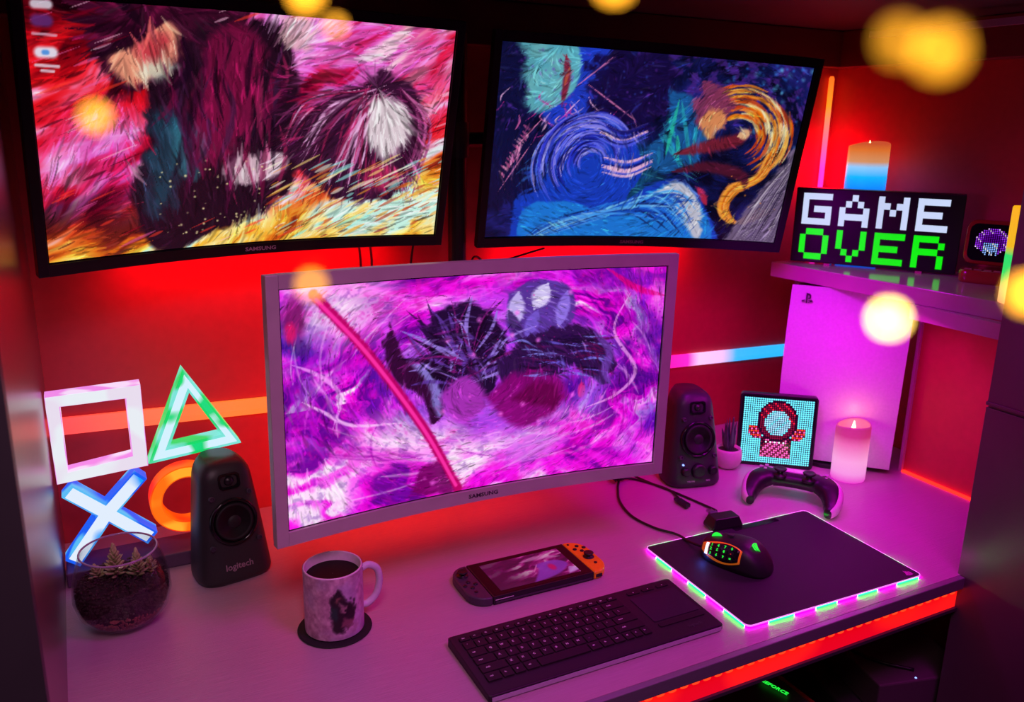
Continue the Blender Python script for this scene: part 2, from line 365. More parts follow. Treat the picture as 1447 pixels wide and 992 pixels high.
obj('diffuser', B(1.489, 1.4965, 0.80, 1.090, 0.0, 0.004), mat('red_foot_glow', (0.5, 0, 0), 0.4, emit=(1, 0.02, 0.01), strength=2.5), t)

# ---------------------------------------------------------------- wall LED strip, colours run along it
t = thing('led_light_strip', 'long colour-changing light strip across the back wall above the desk', 'light strip')
O_, R_, P_, Wt, Bl = (1.0, 0.18, 0.01), (1.0, 0.01, 0.02), (1.0, 0.02, 0.55), (1.0, 0.55, 0.9), (0.0, 0.45, 1.0)
st = [(-0.06, (1, 0.05, 0.05)), (0.08, (1, .12, .03)), (0.22, O_), (0.42, O_), (0.55, R_), (0.95, R_), (1.12, (1, 0.0, 0.3)), (1.22, P_), (1.25, Wt), (1.32, (0.8, 0.5, 1.0)), (1.36, Bl), (1.56, Bl)]
mstrip = ramp_emit('rainbow_strip', 0, st, 1.15)
bm = rings([[(x, y, z + 0.206 - 0.04 * (x + 0.06) / 1.62) for y, z in ((1.479, -0.014), (1.472, -0.014), (1.4705, -0.004), (1.472, 0.014), (1.479, 0.014))] for x in np.linspace(-0.06, 1.56, 60)])
obj('diffuser', bm, mstrip, t)
t.location = (0, 0, 0)
# vertical corner strip
t = thing('corner_light_strip', 'upright orange and magenta light strip in the back right corner', 'light strip', (1.572, 1.470, 0))
obj('diffuser', lathe([(0.0055, 0.43), (0.0065, 0.44), (0.0065, 0.80), (0.004, 0.805)], 12, sy=0.8), ramp_emit('corner_strip', 2, [(0.43, (1, 0.0, 0.5)), (0.60, (1, 0.03, 0.45)), (0.66, (1.0, 0.1, 0.2)), (0.74, (1.0, 0.22, 0.01)), (0.81, (1, 0.1, 0.01))], 1.6), t, smooth=True)
point('corner_strip_light', (1.545, 1.44, 0.62), 0.03, (1, 0.0, 0.012), 0.8)

# ================================================================ MONITORS
Rc = 1.8
def curved(W_, H_, d):
    def f(U, V):
        u = (U - 0.5) * W_; return (Rc + d) * np.sin(u / Rc), -Rc + (Rc + d) * np.cos(u / Rc) , (0.5 - V) * H_
    return f
def fixdir(W_): pass
def curve_slab(u0, u1, v0, v1, d0, d1, n=28):
    """slab bent to the monitor's curve: u across, v up, d0 front and d1 back depth (ends of the screen come forward)"""
    rs = []
    for k in range(n + 1):
        u = u0 + (u1 - u0) * k / n; a = u / Rc; ring = []
        for v, d in ((v0, d0), (v1, d0), (v1, d1), (v0, d1)):
            ring.append(((Rc + d) * math.sin(a), -Rc + (Rc + d) * math.cos(a), v))
        rs.append(ring)
    return rings(rs)
def monitor(label, loc, ya, ti, ro, W_, H_, bl, bt, bb, bezmat, pic, logo_mat, strength, gap=0.002):
    R3 = Matrix.Rotation(ya, 4, 'Z') @ Matrix.Rotation(-ti, 4, 'X') @ Matrix.Rotation(-ro, 4, 'Y')
    t = thing('curved_monitor', label, 'monitor', loc, R3)
    h, wd = H_ / 2, W_ / 2
    obj('back_shell', curve_slab(-wd + 0.002, wd - 0.002, -h + 0.002, h - 0.002, 0.0062, 0.020), bezmat if bezmat is BLACK else SILVER, t, bevel=0.003)
    obj('back_bulge', curve_slab(-0.16, 0.16, -h * 0.62, h * 0.62, 0.020, 0.042, 10), CHAR, t, bevel=0.01)
    for a in ((-wd, -wd + bl, -h, h), (wd - bl, wd, -h, h)):
        obj('bezel_side', curve_slab(*a, -0.001, 0.012, 2), bezmat, t, bevel=0.0008)
    obj('bezel_top', curve_slab(-wd + bl, wd - bl, h - bt, h, -0.001, 0.012), bezmat, t)
    obj('bezel_bottom', curve_slab(-wd + bl, wd - bl, -h, -h + bb, -0.001, 0.012), bezmat, t)
    obj('black_border', curve_slab(-wd + bl, wd - bl, -h + bb, h - bt, 0.0032, 0.006), BLACKG, t)
    sw_, sh_ = W_ - 2 * (bl + gap), H_ - bt - bb - 2 * gap
    g = curved(sw_, sh_, 0.0025); zo = (bb - bt) / 2
    def fn(U, V):
        X, Y, Z = g(U, V); return X, Y, Z + zo
    me = picture_mesh(pic, fn, 'screen'); obj('screen', me, attr_emit('screen_picture', strength), t)
    lettering('SAMSUNG', 0.0085, logo_mat, t, T(0, -0.0013, -h + bb * 0.5) @ FRONT, bold=0.0002, squash=1.25)
    return t

# --- left picture: red, white and gold flames around dark drifting shapes
p = Pic(460, 260, (200, 20, 40)); U, V = p.U, p.V
def flow(pc, ang, fx, fy, seed, wp=0.12):
    wn = noise(pc.ny, pc.nx, 3, 4, seed + 50) - 0.5; ca, sa = math.cos(ang), math.sin(ang)
    x = (pc.U - 0.5) * pc.A; y = pc.V - 0.5; a = (x * ca + y * sa); b = (-x * sa + y * ca) + wn * wp * 2
    f = noise(400, 400, fy, fx, seed, 5); return sample(f, (a / 2.2 + 0.5), (b / 1.6 + 0.5))
n1 = flow(p, -0.5, 5, 16, 1); n2 = flow(p, -0.6, 5, 18, 2)
def st_(n, lo=0.28, hi=0.72): return np.clip((n - lo) / (hi - lo), 0, 1)
p.im = p.ramp(st_(n1), [(0, (30, 0, 10)), (0.22, (130, 2, 16)), (0.45, (225, 14, 24)), (0.68, (240, 40, 60)), (0.85, (245, 120, 170)), (1, (255, 235, 250))])
mg = p.ramp(st_(n2), [(0, (120, 0, 40)), (0.35, (215, 20, 90)), (0.55, (220, 80, 190)), (0.75, (238, 130, 225)), (1, (255, 225, 250))])
p.mix(np.clip(1.3 - 2.6 * np.hypot(U - 0.68, (V - 0.12) * 1.0), 0, 0.9), mg)
p.mix(np.clip(1.1 - 5 * np.hypot(U - 0.14, (V - 0.62) * 0.7), 0, 0.9), mg)
gold = p.ramp(st_(n1, 0.3, 0.65), [(0, (120, 30, 20)), (0.3, (220, 100, 20)), (0.6, (250, 190, 60)), (0.85, (255, 230, 150)), (1, (200, 245, 230))])
p.mix(np.clip((V - 0.62 - 0.16 * (1 - U) + 0.35 * np.clip(U - 0.75, 0, 1) * 2 + 0.12 * (n2 - 0.5)) * 5, 0, 1), gold)
wob = (noise(p.ny, p.nx, 14, 20, 9) - 0.5) * 0.06
dark, maro = (34, 10, 28), (96, 12, 48)
p.poly([(0.17, -0.1), (0.12, 0.12), (0.15, 0.27), (0.22, 0.33), (0.32, 0.22), (0.45, 0.1), (0.42, -0.1)], (58, 10, 36), 0.02, 1, wob * 2)
p.poly([(0.24, 0.30), (0.22, 0.55), (0.19, 0.78), (0.24, 1.0), (0.36, 0.95), (0.55, 0.82), (0.60, 0.58), (0.58, 0.20), (0.55, 0.05), (0.40, 0.03), (0.30, 0.2)], dark, 0.02, 1, wob)
p.poly([(0.36, 0.14), (0.33, 0.4), (0.37, 0.66), (0.45, 0.5), (0.50, 0.16), (0.44, 0.05)], (120, 14, 60), 0.05, 0.9, wob * 2)
p.poly([(0.25, 0.4), (0.22, 0.62), (0.24, 0.85), (0.31, 0.6), (0.33, 0.45)], (28, 62, 84), 0.06, 0.85, wob * 2)
p.poly([(0.30, 0.46), (0.29, 0.62), (0.33, 0.68), (0.36, 0.52)], (60, 150, 170), 0.05, 0.6, wob)
p.poly([(0.17, 0.08), (0.15, 0.2), (0.2, 0.3), (0.27, 0.24), (0.31, 0.1), (0.24, 0.03)], (236, 150, 120), 0.03, 0.95, wob)
p.poly([(0.22, 0.09), (0.21, 0.18), (0.26, 0.21), (0.29, 0.12)], (190, 40, 60), 0.04, 0.8, wob)
p.poly([(0.24, 0.2), (0.21, 0.25), (0.26, 0.28), (0.30, 0.22)], (210, 225, 205), 0.04, 0.7, wob)
p.poly([(0.43, 0.60), (0.41, 0.70), (0.46, 0.72), (0.56, 0.68), (0.57, 0.61), (0.50, 0.58)], (225, 190, 205), 0.02, 0.9, wob)
p.poly([(0.55, 0.02), (0.54, 0.10), (0.59, 0.14), (0.64, 0.06), (0.60, 0.0)], (230, 185, 190), 0.02, 0.8, wob)
p.poly([(0.76, 0.24), (0.66, 0.34), (0.58, 0.5), (0.60, 0.66), (0.72, 0.82), (0.86, 0.78), (0.95, 0.55), (0.92, 0.32), (0.85, 0.22)], (52, 16, 46), 0.02, 1, wob * 1.5)
rg = random.Random(3)
for k in range(60):
    a = rg.uniform(0, 1); x0, y0 = 0.80 + rg.uniform(-.05, .05), 0.26 + rg.uniform(0, .06)
    x2, y2 = 0.50 + 0.30 * a + rg.uniform(-.03, .03), 0.50 + 0.32 * a * rg.uniform(.6, 1.1); x1, y1 = (x0 + x2) / 2 - 0.05 + 0.06 * a, (y0 + y2) / 2 - 0.06 + rg.uniform(-.03, .03)
    p.stroke([(x0, y0), (x1, y1), (x2, y2)], rg.uniform(.004, .012), rg.choice([(120, 40, 90), (40, 8, 34), (180, 90, 150), (70, 20, 60), (225, 160, 210), (150, 30, 80)]), 0.8)
for k in range(26):
    x = rg.uniform(.86, .97); p.stroke([(0.86, 0.27), (x, 0.45), (x - .04, rg.uniform(.7, .85))], rg.uniform(.004, .01), rg.choice([(110, 30, 80), (50, 10, 40), (190, 90, 150)]), 0.8)
p.poly([(0.79, 0.35), (0.775, 0.48), (0.82, 0.60), (0.88, 0.56), (0.90, 0.42), (0.86, 0.34)], (226, 208, 216), 0.03, 0.95, wob)
p.poly([(0.79, 0.62), (0.77, 0.74), (0.84, 0.76), (0.87, 0.66)], (190, 40, 90), 0.03, 0.8, wob)
def fieldL(x, y):
    if x > .52 and .2 < y < .82 and x < .95: return math.atan2(y - .28, (x - .80) * p.A) 
    if .18 < x < .58 and y > .12 and y < .9: return 1.45 + 1.1 * (x - .38)
    if y < .3 and x < .45: return math.atan2(y + .02, (x - .22) * p.A) + .3
    return -.62 + .5 * math.sin(9 * x + 7 * y)
for k in range(40):
    x = rg.uniform(.26, .56); y = rg.uniform(.06, .5); p.stroke([(x, y), (x + rg.uniform(-.03, .02), y + .15), (x + rg.uniform(-.06, .03), y + rg.uniform(.25, .4))], rg.uniform(.008, .022), rg.choice([(110, 14, 58), (20, 4, 22), (70, 10, 46), (60, 24, 60), (150, 30, 80), (16, 4, 20)]), .7)
for k in range(44):
    a_ = rg.uniform(2.2, 6.0); p.stroke([(.24, .10), (.24 + .06 * math.cos(a_), .06 + .09 * math.sin(a_)), (.24 + .17 * math.cos(a_ + .2), .05 + .24 * math.sin(a_ + .2))], rg.uniform(.01, .03), rg.choice([(60, 8, 36), (40, 4, 26), (110, 16, 60), (24, 4, 20)]), .9)
p.paint(2600, fieldL, .10, .008, 41, .55)
p.paint(1500, fieldL, .05, .004, 42, .8)
for k in range(260):
    x = rg.uniform(0, 1.0); y = rg.uniform(0, 1.0)
    if .14 < x < .95 and .05 < y < .9: continue
    l = rg.uniform(.02, .09); p.stroke([(x, y), (x + l, y - l * .7)], rg.uniform(.002, .009), rg.choice([(40, 0, 14), (255, 190, 220), (255, 60, 40), (120, 0, 30), (235, 90, 160)]), .55)
for k in range(150):
    x = rg.uniform(.5, 1.0); y = rg.uniform(.66, 1.0) - 0.3 * max(0, x - .75); l = rg.uniform(.02, .08)
    p.stroke([(x, y), (x + l, y - l * 0.9)], rg.uniform(.003, .012), rg.choice([(255, 225, 130), (240, 160, 50), (255, 250, 220), (190, 60, 30), (150, 240, 230)]), 0.6)
p.dots(60, (.25, .55, .6, .95), .006, (255, 235, 170), 5); 
p.stroke([(.02, .02), (.045, .02)], .02, (225, 225, 240), .8, False); p.stroke([(.022, .075), (.04, .075)], .028, (90, 40, 110), .9, False)
p.stroke([(.022, .185), (.045, .185)], .026, (225, 235, 250), .9, False); p.stroke([(.03, .185), (.035, .185)], .012, (70, 140, 220), .9, False)
p.stroke([(.012, .23), (.055, .235)], .007, (230, 220, 235), .8, False); p.stroke([(.022, .25), (.045, .252)], .006, (230, 220, 235), .8, False); p.stroke([(.012, .12), (.055, .125)], .006, (220, 190, 215), .7, False)
monitor('black curved monitor at upper left showing red and gold flames', (0.263, 1.309, 0.665), 0.136, -0.236, 0.008, 0.623, 0.367, 0.0135, 0.013, 0.017, BLACK, p, MARKP, 0.95)

# --- right picture: dark blue wood, blue folded drapery, orange fire swirl
p = Pic(400, 225, (8, 14, 50)); U, V = p.U, p.V
n1 = noise(p.ny, p.nx, 10, 16, 21); n2 = noise(p.ny, p.nx, 22, 36, 22)
p.im = p.ramp(st_(n1), [(0, (4, 6, 30)), (0.5, (12, 18, 70)), (1, (30, 30, 110))])
p.mix(st_(n2, 0.52, 0.62) * np.clip(1.6 - 3 * V, 0, 0.8), (70, 35, 130))
wob = (noise(p.ny, p.nx, 20, 30, 23) - 0.5) * 0.05
p.poly([(0.1, -0.1), (0.13, 0.3), (0.2, 0.42), (0.28, 0.4), (0.33, 0.1), (0.34, -0.1)], (30, 60, 200), 0.03, 0.95, wob)
p.ell(0.13, 0.10, 0.22, 0.24, (90, 175, 190), soft=0.08, alpha=0.95, warp=wob * 0.5)
p.mix(st_(n1, .4, .6) * 0.3 * (np.hypot((U - .13) * p.A, V - .1) < .22), (150, 210, 200))
p.poly([(-.02, .0), (.06, .02), (.09, .3), (.13, .45), (.12, .7), (-.02, .8)], (14, 16, 60), 0.04, 1, wob * 2)
p.poly([(.28, .1), (.32, .02), (.42, .0), (.55, .05), (.52, .35), (.40, .42), (.3, .34)], (20, 10, 60), 0.04, .9, wob * 3)
p.dots(120, (.0, .5, .02, .45), .012, (110, 50, 180), 7, .6); p.dots(60, (.3, .7, .02, .3), .01, (60, 80, 200), 8, .6)
p.dots(60, (.72, 1., .0, .3), .016, (50, 130, 230), 9, .7); p.dots(16, (.82, 1., .0, .45), .02, (110, 210, 255), 10, .7)
p.poly([(.2, .5), (.5, .5), (.6, .75), (.7, .95), (.45, .95), (.2, .8)], (14, 70, 110), .15, .9, wob)
rg = random.Random(11)
for k in range(26):
    y = rg.uniform(.5, .85); p.stroke([(rg.uniform(.3, .5), y), (rg.uniform(.5, .62), y + .03), (.7, y + .1)], .004, rg.choice([(60, 150, 170), (10, 40, 80)]), .6)
for k in range(22):
    x = .18 + .12 * math.sin(k * .7) + rg.uniform(-.05, .1); y = .2 + rg.uniform(0, .2)
    p.stroke([(x, y), (x + rg.uniform(-.03, .03), y + .04), (x + rg.uniform(-.05, .05), y + .08)], rg.uniform(.003, .008), rg.choice([(250, 110, 190), (255, 190, 240), (200, 50, 150)]), .8)
p.stroke([(.20, .04), (.21, .15), (.205, .3)], .028, (130, 20, 50), .9); p.stroke([(.215, .1), (.205, .2)], .012, (190, 90, 60), .8)
for a in (((.03, .75), (.12, .5)), ((.05, .63), (.09, .55)), ((.08, .5), (.15, .36)), ((.24, .2), (.36, .02)), ((.28, .18), (.45, .35))):
    p.stroke(list(a), .005, (240, 130, 190), .8)
for k in range(30):
    y = rg.uniform(.38, .66); p.stroke([(.02 + (.66 - y) * .3 + rg.uniform(-.01, .02), y), (.04 + (.66 - y) * .3, y + .03)], rg.uniform(.004, .011), rg.choice([(240, 100, 170), (255, 170, 210)]), .6)
# fire swirl
for k in range(110):
    r0 = rg.uniform(.10, .30); a0 = rg.uniform(-2.6, .2); a1 = a0 + rg.uniform(.4, 1.1); cx, cy = .80, .40
    pts = [(cx + r0 * .62 * math.cos(a), cy + r0 * 1.0 * math.sin(a)) for a in (a0, (a0 + a1) / 2, a1)]
    p.stroke(pts, rg.uniform(.005, .016), rg.choice([(255, 140, 20), (255, 190, 80), (230, 80, 10), (255, 235, 170), (200, 60, 20)]), .75)
for k in range(36):
    a = rg.uniform(-.02, .02); p.stroke([(.93 + a, .45), (.90 + a, .62), (.82 + a, .70 + a), (.80 + a, .82), (.86 + a, .9), (.95 + a * 2, .80)], rg.uniform(.003, .010), rg.choice([(255, 150, 30), (255, 200, 110), (220, 90, 20)]), .55)
for k in range(150):      # long drifting folds over the lower left
    x = rg.uniform(.08, .66); y = rg.uniform(.42, 1.0)
    if y < .36 + abs(x - .33) * .9: continue
    p.stroke([(x, y), (x + .03, y - rg.uniform(.0, .06)), (x + .08, y - rg.uniform(.02, .09))], rg.uniform(.004, .012), rg.choice([(20, 40, 150), (40, 90, 230), (10, 20, 90), (60, 140, 240)]), .4)
# teal figure-sized bundle and maroon band
p.poly([(.54, .17), (.56, .35), (.50, .52), (.56, .62), (.68, .55), (.70, .36), (.64, .22)], (24, 84, 150), .02, 1, wob)
for k in range(16): p.stroke([(rg.uniform(.53, .66), rg.uniform(.22, .55)), (rg.uniform(.55, .68), rg.uniform(.25, .6))], .014, rg.choice([(40, 170, 190), (10, 20, 50), (30, 120, 170), (40, 200, 160)]), .7, soft=.3)
p.poly([(.66, .16), (.63, .26), (.66, .36), (.73, .34), (.76, .22), (.71, .14)], (130, 50, 90), .02, .95, wob * 3)
p.poly([(.68, .26), (.665, .34), (.70, .42), (.74, .36), (.74, .28)], (235, 150, 90), .02, .9, wob)
p.stroke([(.60, .52), (.70, .47), (.80, .42), (.84, .36)], .05, (120, 30, 50), .95); p.stroke([(.60, .62), (.72, .58), (.84, .62), (.86, .70)], .045, (80, 20, 44), .95)
p.stroke([(.80, .40), (.84, .37)], .04, (240, 190, 140), .9); p.stroke([(.70, .70), (.74, .80)], .03, (210, 40, 70), .8)
p.poly([(.80, 1.05), (.88, .8), (.97, .55), (1.02, .45), (1.02, 1.05)], (120, 100, 130), .02, .9, wob)
for k in range(40): x = rg.uniform(.0, .2); p.stroke([(.85 + x, 1.0), (.92 + x * .8, .72), (1.0 + x * .3, .5)], .0035, rg.choice([(190, 175, 195), (40, 30, 60)]), .7)
# blue folded drapery, lower left
p.poly([(.08, 1.1), (.09, .8), (.17, .72), (.22, .45), (.33, .36), (.45, .45), (.50, .62), (.46, .78), (.60, .66), (.72, .78), (.76, 1.1)], (22, 60, 190), .012, 1, wob * .6)
for k in range(80):
    a = rg.uniform(0, 1); cx, cy = .30, .62; r1 = .08 + .14 * a; a0 = rg.uniform(2.4, 4.6)
    p.stroke([(cx + r1 * .8 * math.cos(a0 + j), cy + r1 * 1.3 * math.sin(a0 + j)) for j in (0, .5, 1., 1.5)], rg.uniform(.003, .010), rg.choice([(16, 24, 110), (70, 100, 240), (120, 140, 250), (8, 8, 50), (50, 60, 210), (190, 170, 240)]), .8)
p.poly([(.10, 1.05), (.12, .84), (.25, .80), (.42, .86), (.60, .68), (.70, .76), (.74, 1.05)], (28, 120, 220), .012, 1, wob * .6)
p.poly([(.50, .84), (.60, .68), (.68, .72), (.73, .86), (.72, 1.0), (.62, .82)], (215, 205, 215), .02, .9, wob)
p.dots(20, (.80, .98, .5, .95), .007, (255, 150, 60), 12)
for k in range(120):
    a = rg.uniform(0, 1); cx, cy = .31, .60; a0 = rg.uniform(2.2, 5.2); r1 = .03 + .19 * a
    p.stroke([(cx + r1 * .75 * math.cos(a0 + j), cy + r1 * 1.25 * math.sin(a0 + j) - .02 * j) for j in (0, .4, .8, 1.2)], rg.uniform(.004, .012), rg.choice([(40, 50, 210), (60, 80, 235), (24, 28, 150), (90, 100, 245), (14, 14, 90), (150, 140, 245)]), .75)
for k in range(70):
    a_ = rg.uniform(0, 1); p.stroke([(.12 + .05 * a_, 1.02), (.20 + .2 * a_, .92 - .03 * a_), (.42 + .2 * a_, .86 - .12 * a_ + rg.uniform(-.03, .06)), (.60 + .12 * a_, .74 + rg.uniform(0, .25))], rg.uniform(.004, .014), rg.choice([(30, 110, 225), (70, 160, 250), (16, 60, 170), (130, 200, 252), (12, 20, 80), (20, 80, 200)]), .75)
for k in range(12):
    a_ = rg.uniform(-.05, .05); p.stroke([(.34, .42 + a_), (.42, .46 + a_), (.50, .40 + a_)], .010, rg.choice([(235, 180, 220), (80, 90, 235), (20, 20, 110)]), .9); p.stroke([(.36, .60 + a_), (.45, .62 + a_), (.53, .56 + a_)], .010, rg.choice([(235, 180, 220), (80, 90, 235), (20, 20, 110)]), .9)
def fieldR(x, y):
    if x > .64 and y < .75: return math.atan2((y - .4), (x - .80) * p.A) + PI / 2
    if x < .52 and .32 < y < .84: return math.atan2((y - .60), (x - .31) * p.A) + PI / 2
    if y > .75 and x < .72: return -.35 + .8 * math.sin(6 * x)
    if x > .8: return -.9
    return 1.2 + 2 * math.sin(14 * x + 9 * y)
p.paint(2400, fieldR, .07, .007, 43, .5)
p.paint(1600, fieldR, .04, .0035, 44, .8)
monitor('black curved monitor at upper right showing blue drapery and an orange fire swirl', (0.949, 1.306, 0.647), -0.200, -0.172, -0.038, 0.623, 0.367, 0.0135, 0.015, 0.017, BLACK, p, mat('dim_pink_print', (0.35, 0.12, 0.2), 0.5), 0.85)

# --- centre picture: violet storm ringed by pink and white fire
p = Pic(560, 315, (90, 20, 170)); U, V = p.U, p.V
n1 = noise(p.ny, p.nx, 8, 12, 31, 5); n2 = noise(p.ny, p.nx, 12, 20, 32, 5); wn = noise(p.ny, p.nx, 4, 5, 33) - .5; n4 = noise(p.ny, p.nx, 40, 64, 39, 3)
p.im = p.ramp(st_(n1, .3, .68), [(0, (30, 6, 110)), (.35, (74, 14, 180)), (.6, (160, 30, 225)), (.8, (235, 40, 235)), (1, (250, 110, 245))])
X = (U - .50) * p.A / 1.7; Y = V - .50; ang = np.arctan2(Y, X); rad = np.hypot(X, Y * 1.05)
sp = sample(noise(300, 300, 26, 8, 34, 5), (ang / (2 * PI) + .5), np.clip(rad * 1.4 + wn * .35, 0, 1))
stops = [(0, (110, 0, 150)), (.2, (220, 0, 200)), (.5, (255, 20, 235)), (.74, (255, 110, 248)), (1, (255, 225, 253))]
band = np.exp(-((rad - .41 + wn * .22) / .12) ** 2); p.mix(band * 1.2, p.ramp(st_(sp, .36, .68), stops))
n3 = flow(p, .1, 5, 14, 36, .2); fl3 = p.ramp(st_(n3, .34, .68), stops)
p.mix(np.clip((V - .55) * 3.4 + (.3 - U) * .9, 0, .95) * np.clip(1.7 - U * .8, 0, 1), fl3)
p.mix(np.clip(.9 - V * 4.5 + .3 * np.sin(U * 6), 0, .9), fl3)
p.mix(np.clip(1 - 4.6 * np.hypot((U - .14) * 1.2, V - .09), 0, 1), (255, 210, 250))
p.mix(.95 * np.clip(1 - 2.9 * np.hypot((U - .40) * .7, (V - .71) * 2.0), 0, 1) * st_(n3, .28, .5), (255, 235, 255))
p.mix(np.clip(1.1 - 4.0 * np.hypot((U - .88), (V - .42)), 0, .85) * st_(n2, .66, .4), (54, 10, 130))
p.mix(np.clip(1.1 - 5.0 * np.hypot((U - .16), (V - .42)), 0, .8) * st_(n2, .66, .4), (80, 14, 160))
p.mix(st_(n4, .56, .74) * st_(n1, .55, .4) * .5, (215, 10, 170)); p.mix(st_(n4, .44, .28) * .3, (70, 0, 140))
rg = random.Random(14)
for k in range(70):
    a = rg.uniform(-PI, PI); r0 = rg.uniform(.33, .50); e = rg.uniform(-.04, .04); pts = [(.5 + (r0 + e * i) * math.cos(a + j), .52 + (r0 + e * i * 1.5) * .92 * math.sin(a + j)) for i, j in enumerate((0, .14, .28, .40))]
    p.stroke(pts, rg.uniform(.003, .012), rg.choice([(255, 190, 255), (255, 90, 245), (250, 30, 215), (255, 235, 255), (130, 0, 150)]), .45, soft=.9)
wob = (noise(p.ny, p.nx, 22, 34, 35) - .5) * .045
p.poly([(.24, .16), (.23, .34), (.30, .50), (.36, .68), (.42, .66), (.50, .76), (.62, .72), (.66, .60), (.76, .50), (.84, .56), (.88, .40), (.80, .26), (.70, .20), (.66, .10), (.52, .08), (.44, .10), (.37, .14), (.30, .30)], (190, 70, 245), .08, .75, wob)
p.poly([(.255, .18), (.235, .30), (.27, .44), (.33, .52), (.36, .66), (.39, .58), (.36, .42), (.29, .34)], (50, 6, 50), .012, 1, wob)
p.poly([(.30, .36), (.345, .46), (.37, .62), (.385, .56), (.375, .44), (.34, .36)], (150, 140, 235), .02, .8, wob)
p.poly([(.56, .10), (.62, .035), (.72, .07), (.745, .20), (.70, .30), (.62, .34), (.56, .26)], (86, 50, 150), .012, 1, wob * .6)
for a_, w_, c_ in ((((.585, .09), (.575, .25)), .05, (205, 190, 250)), (((.665, .06), (.63, .17)), .055, (225, 215, 255)), (((.64, .18), (.61, .30)), .04, (120, 90, 210)), (((.72, .10), (.70, .26)), .04, (150, 120, 235)), (((.56, .17), (.60, .32)), .03, (50, 24, 90))):
    p.stroke(list(a_), w_, c_, .85, soft=.35)
p.poly([(.37, .15), (.35, .26), (.36, .42), (.40, .56), (.45, .66), (.50, .58), (.54, .44), (.55, .28), (.50, .16), (.44, .12)], (30, 8, 50), .02, 1, wob * 1.6)
for k in range(150):      # dark plume of tapering locks
    a = rg.uniform(-2.9, -.1); l = rg.uniform(.10, .30); x0, y0 = .45 + rg.uniform(-.05, .05), .40 + rg.uniform(-.06, .1); bx = rg.uniform(-.25, .25)
    p.stroke([(x0, y0), (x0 + l * .35 * math.cos(a), y0 + l * .55 * math.sin(a)), (x0 + l * .62 * math.cos(a + bx), y0 + l * math.sin(a + bx))], rg.uniform(.004, .014), rg.choice([(26, 6, 44), (40, 10, 62), (18, 2, 30), (90, 50, 150), (16, 2, 26), (150, 120, 220), (120, 20, 110)]), .9)
p.poly([(.53, .42), (.58, .34), (.66, .28), (.76, .26), (.83, .34), (.87, .46), (.84, .56), (.78, .50), (.74, .46), (.66, .50), (.56, .52)], (44, 14, 70), .012, 1, wob * 1.2)
p.poly([(.50, .56), (.58, .47), (.68, .47), (.73, .58), (.68, .70), (.58, .72)], (130, 4, 110), .03, .95, wob)
p.poly([(.58, .60), (.62, .52), (.70, .55), (.70, .66)], (90, 0, 60), .03, .8, wob)
p.poly([(.38, .52), (.40, .62), (.45, .68), (.50, .60), (.485, .50), (.44, .46)], (176, 50, 190), .03, .9, wob)
for k in range(70):
    x = rg.uniform(.56, .80); y = .30 + (rg.uniform(0, .20)); p.stroke([(x, y), (x + .04, y + rg.uniform(-.01, .02)), (x + .08, y + rg.uniform(0, .05))], rg.uniform(.003, .009), rg.choice([(110, 90, 220), (16, 6, 36), (70, 20, 90), (130, 130, 235), (30, 8, 60), (90, 8, 70)]), .8)
p.stroke([(.80, .30), (.85, .40), (.84, .50), (.86, .57)], .03, (110, 60, 170), .8)
p.ell(.775, .585, .022, .045, (230, 10, 90), 0, .3); p.ell(.63, .84, .22, .11, (215, 150, 252), -.1, .6, .6); p.ell(.80, .62, .10, .12, (150, 100, 245), .2, .6, .6)
p.stroke([(.075, .03), (.20, .30), (.335, .66), (.43, .985)], .026, (180, 0, 100), .95, False, .35); p.stroke([(.080, .05), (.20, .305), (.335, .665), (.425, .97)], .012, (255, 40, 170), .9, False)
p.stroke([(.02, .30), (.08, .36), (.13, .46), (.11, .60)], .012, (250, 170, 255), .7); p.stroke([(.04, .46), (.09, .52), (.16, .60), (.30, .63)], .010, (255, 200, 255), .8)
p.stroke([(.90, .12), (.86, .30), (.93, .50), (.88, .62), (.78, .68)], .012, (255, 170, 250), .7); p.stroke([(.83, .0), (.92, .10), (1.0, .14)], .02, (225, 0, 120), .8)
p.ell(.03, .12, .06, .12, (120, 8, 90), 0, .5, .8); p.ell(.02, .17, .03, .05, (230, 20, 100), 0, .5, .8); p.poly([(.30, .98), (.33, .86), (.39, .84), (.42, .97), (.38, 1.0)], (110, 0, 90), .02, .9, wob)
for k in range(30): x, y = rg.uniform(.0, 1), rg.uniform(.0, 1); p.ell(x, y, .018, .018, (255, 110, 240), 0, .8, .7)
p.dots(150, (0, 1, 0, 1), .005, (255, 160, 250), 15, .7); p.dots(150, (0, .4, .2, .6), .006, (60, 0, 90), 16, .8); p.dots(150, (.7, 1, .2, .7), .006, (60, 0, 90), 17, .8); p.dots(50, (0, 1, .5, 1), .011, (255, 90, 240), 18, .7)
p.dots(200, (0, 1, .0, 1), .0035, (220, 0, 150), 19, .8)
def fieldC(x, y): return math.atan2((y - .50), (x - .47) * p.A * .8) + PI / 2 + .4 * math.sin(8 * x - 5 * y)
p.paint(2600, fieldC, .08, .007, 45, .35, .55)
p.paint(1800, fieldC, .04, .0035, 46, .6, .7)
p.stroke([(.075, .03), (.20, .30), (.335, .66), (.43, .985)], .020, (190, 0, 100), .8, False, .35); p.stroke([(.080, .05), (.20, .305), (.335, .665), (.425, .97)], .010, (255, 50, 170), .9, False)
monitor('silver framed curved monitor in the middle showing a violet and pink storm', (0.507, 1.054, 0.325), 0.005, -0.006, -0.010, 0.623, 0.360, 0.0165, 0.0175, 0.0195, SILVER, p, MARKD, 1.0)

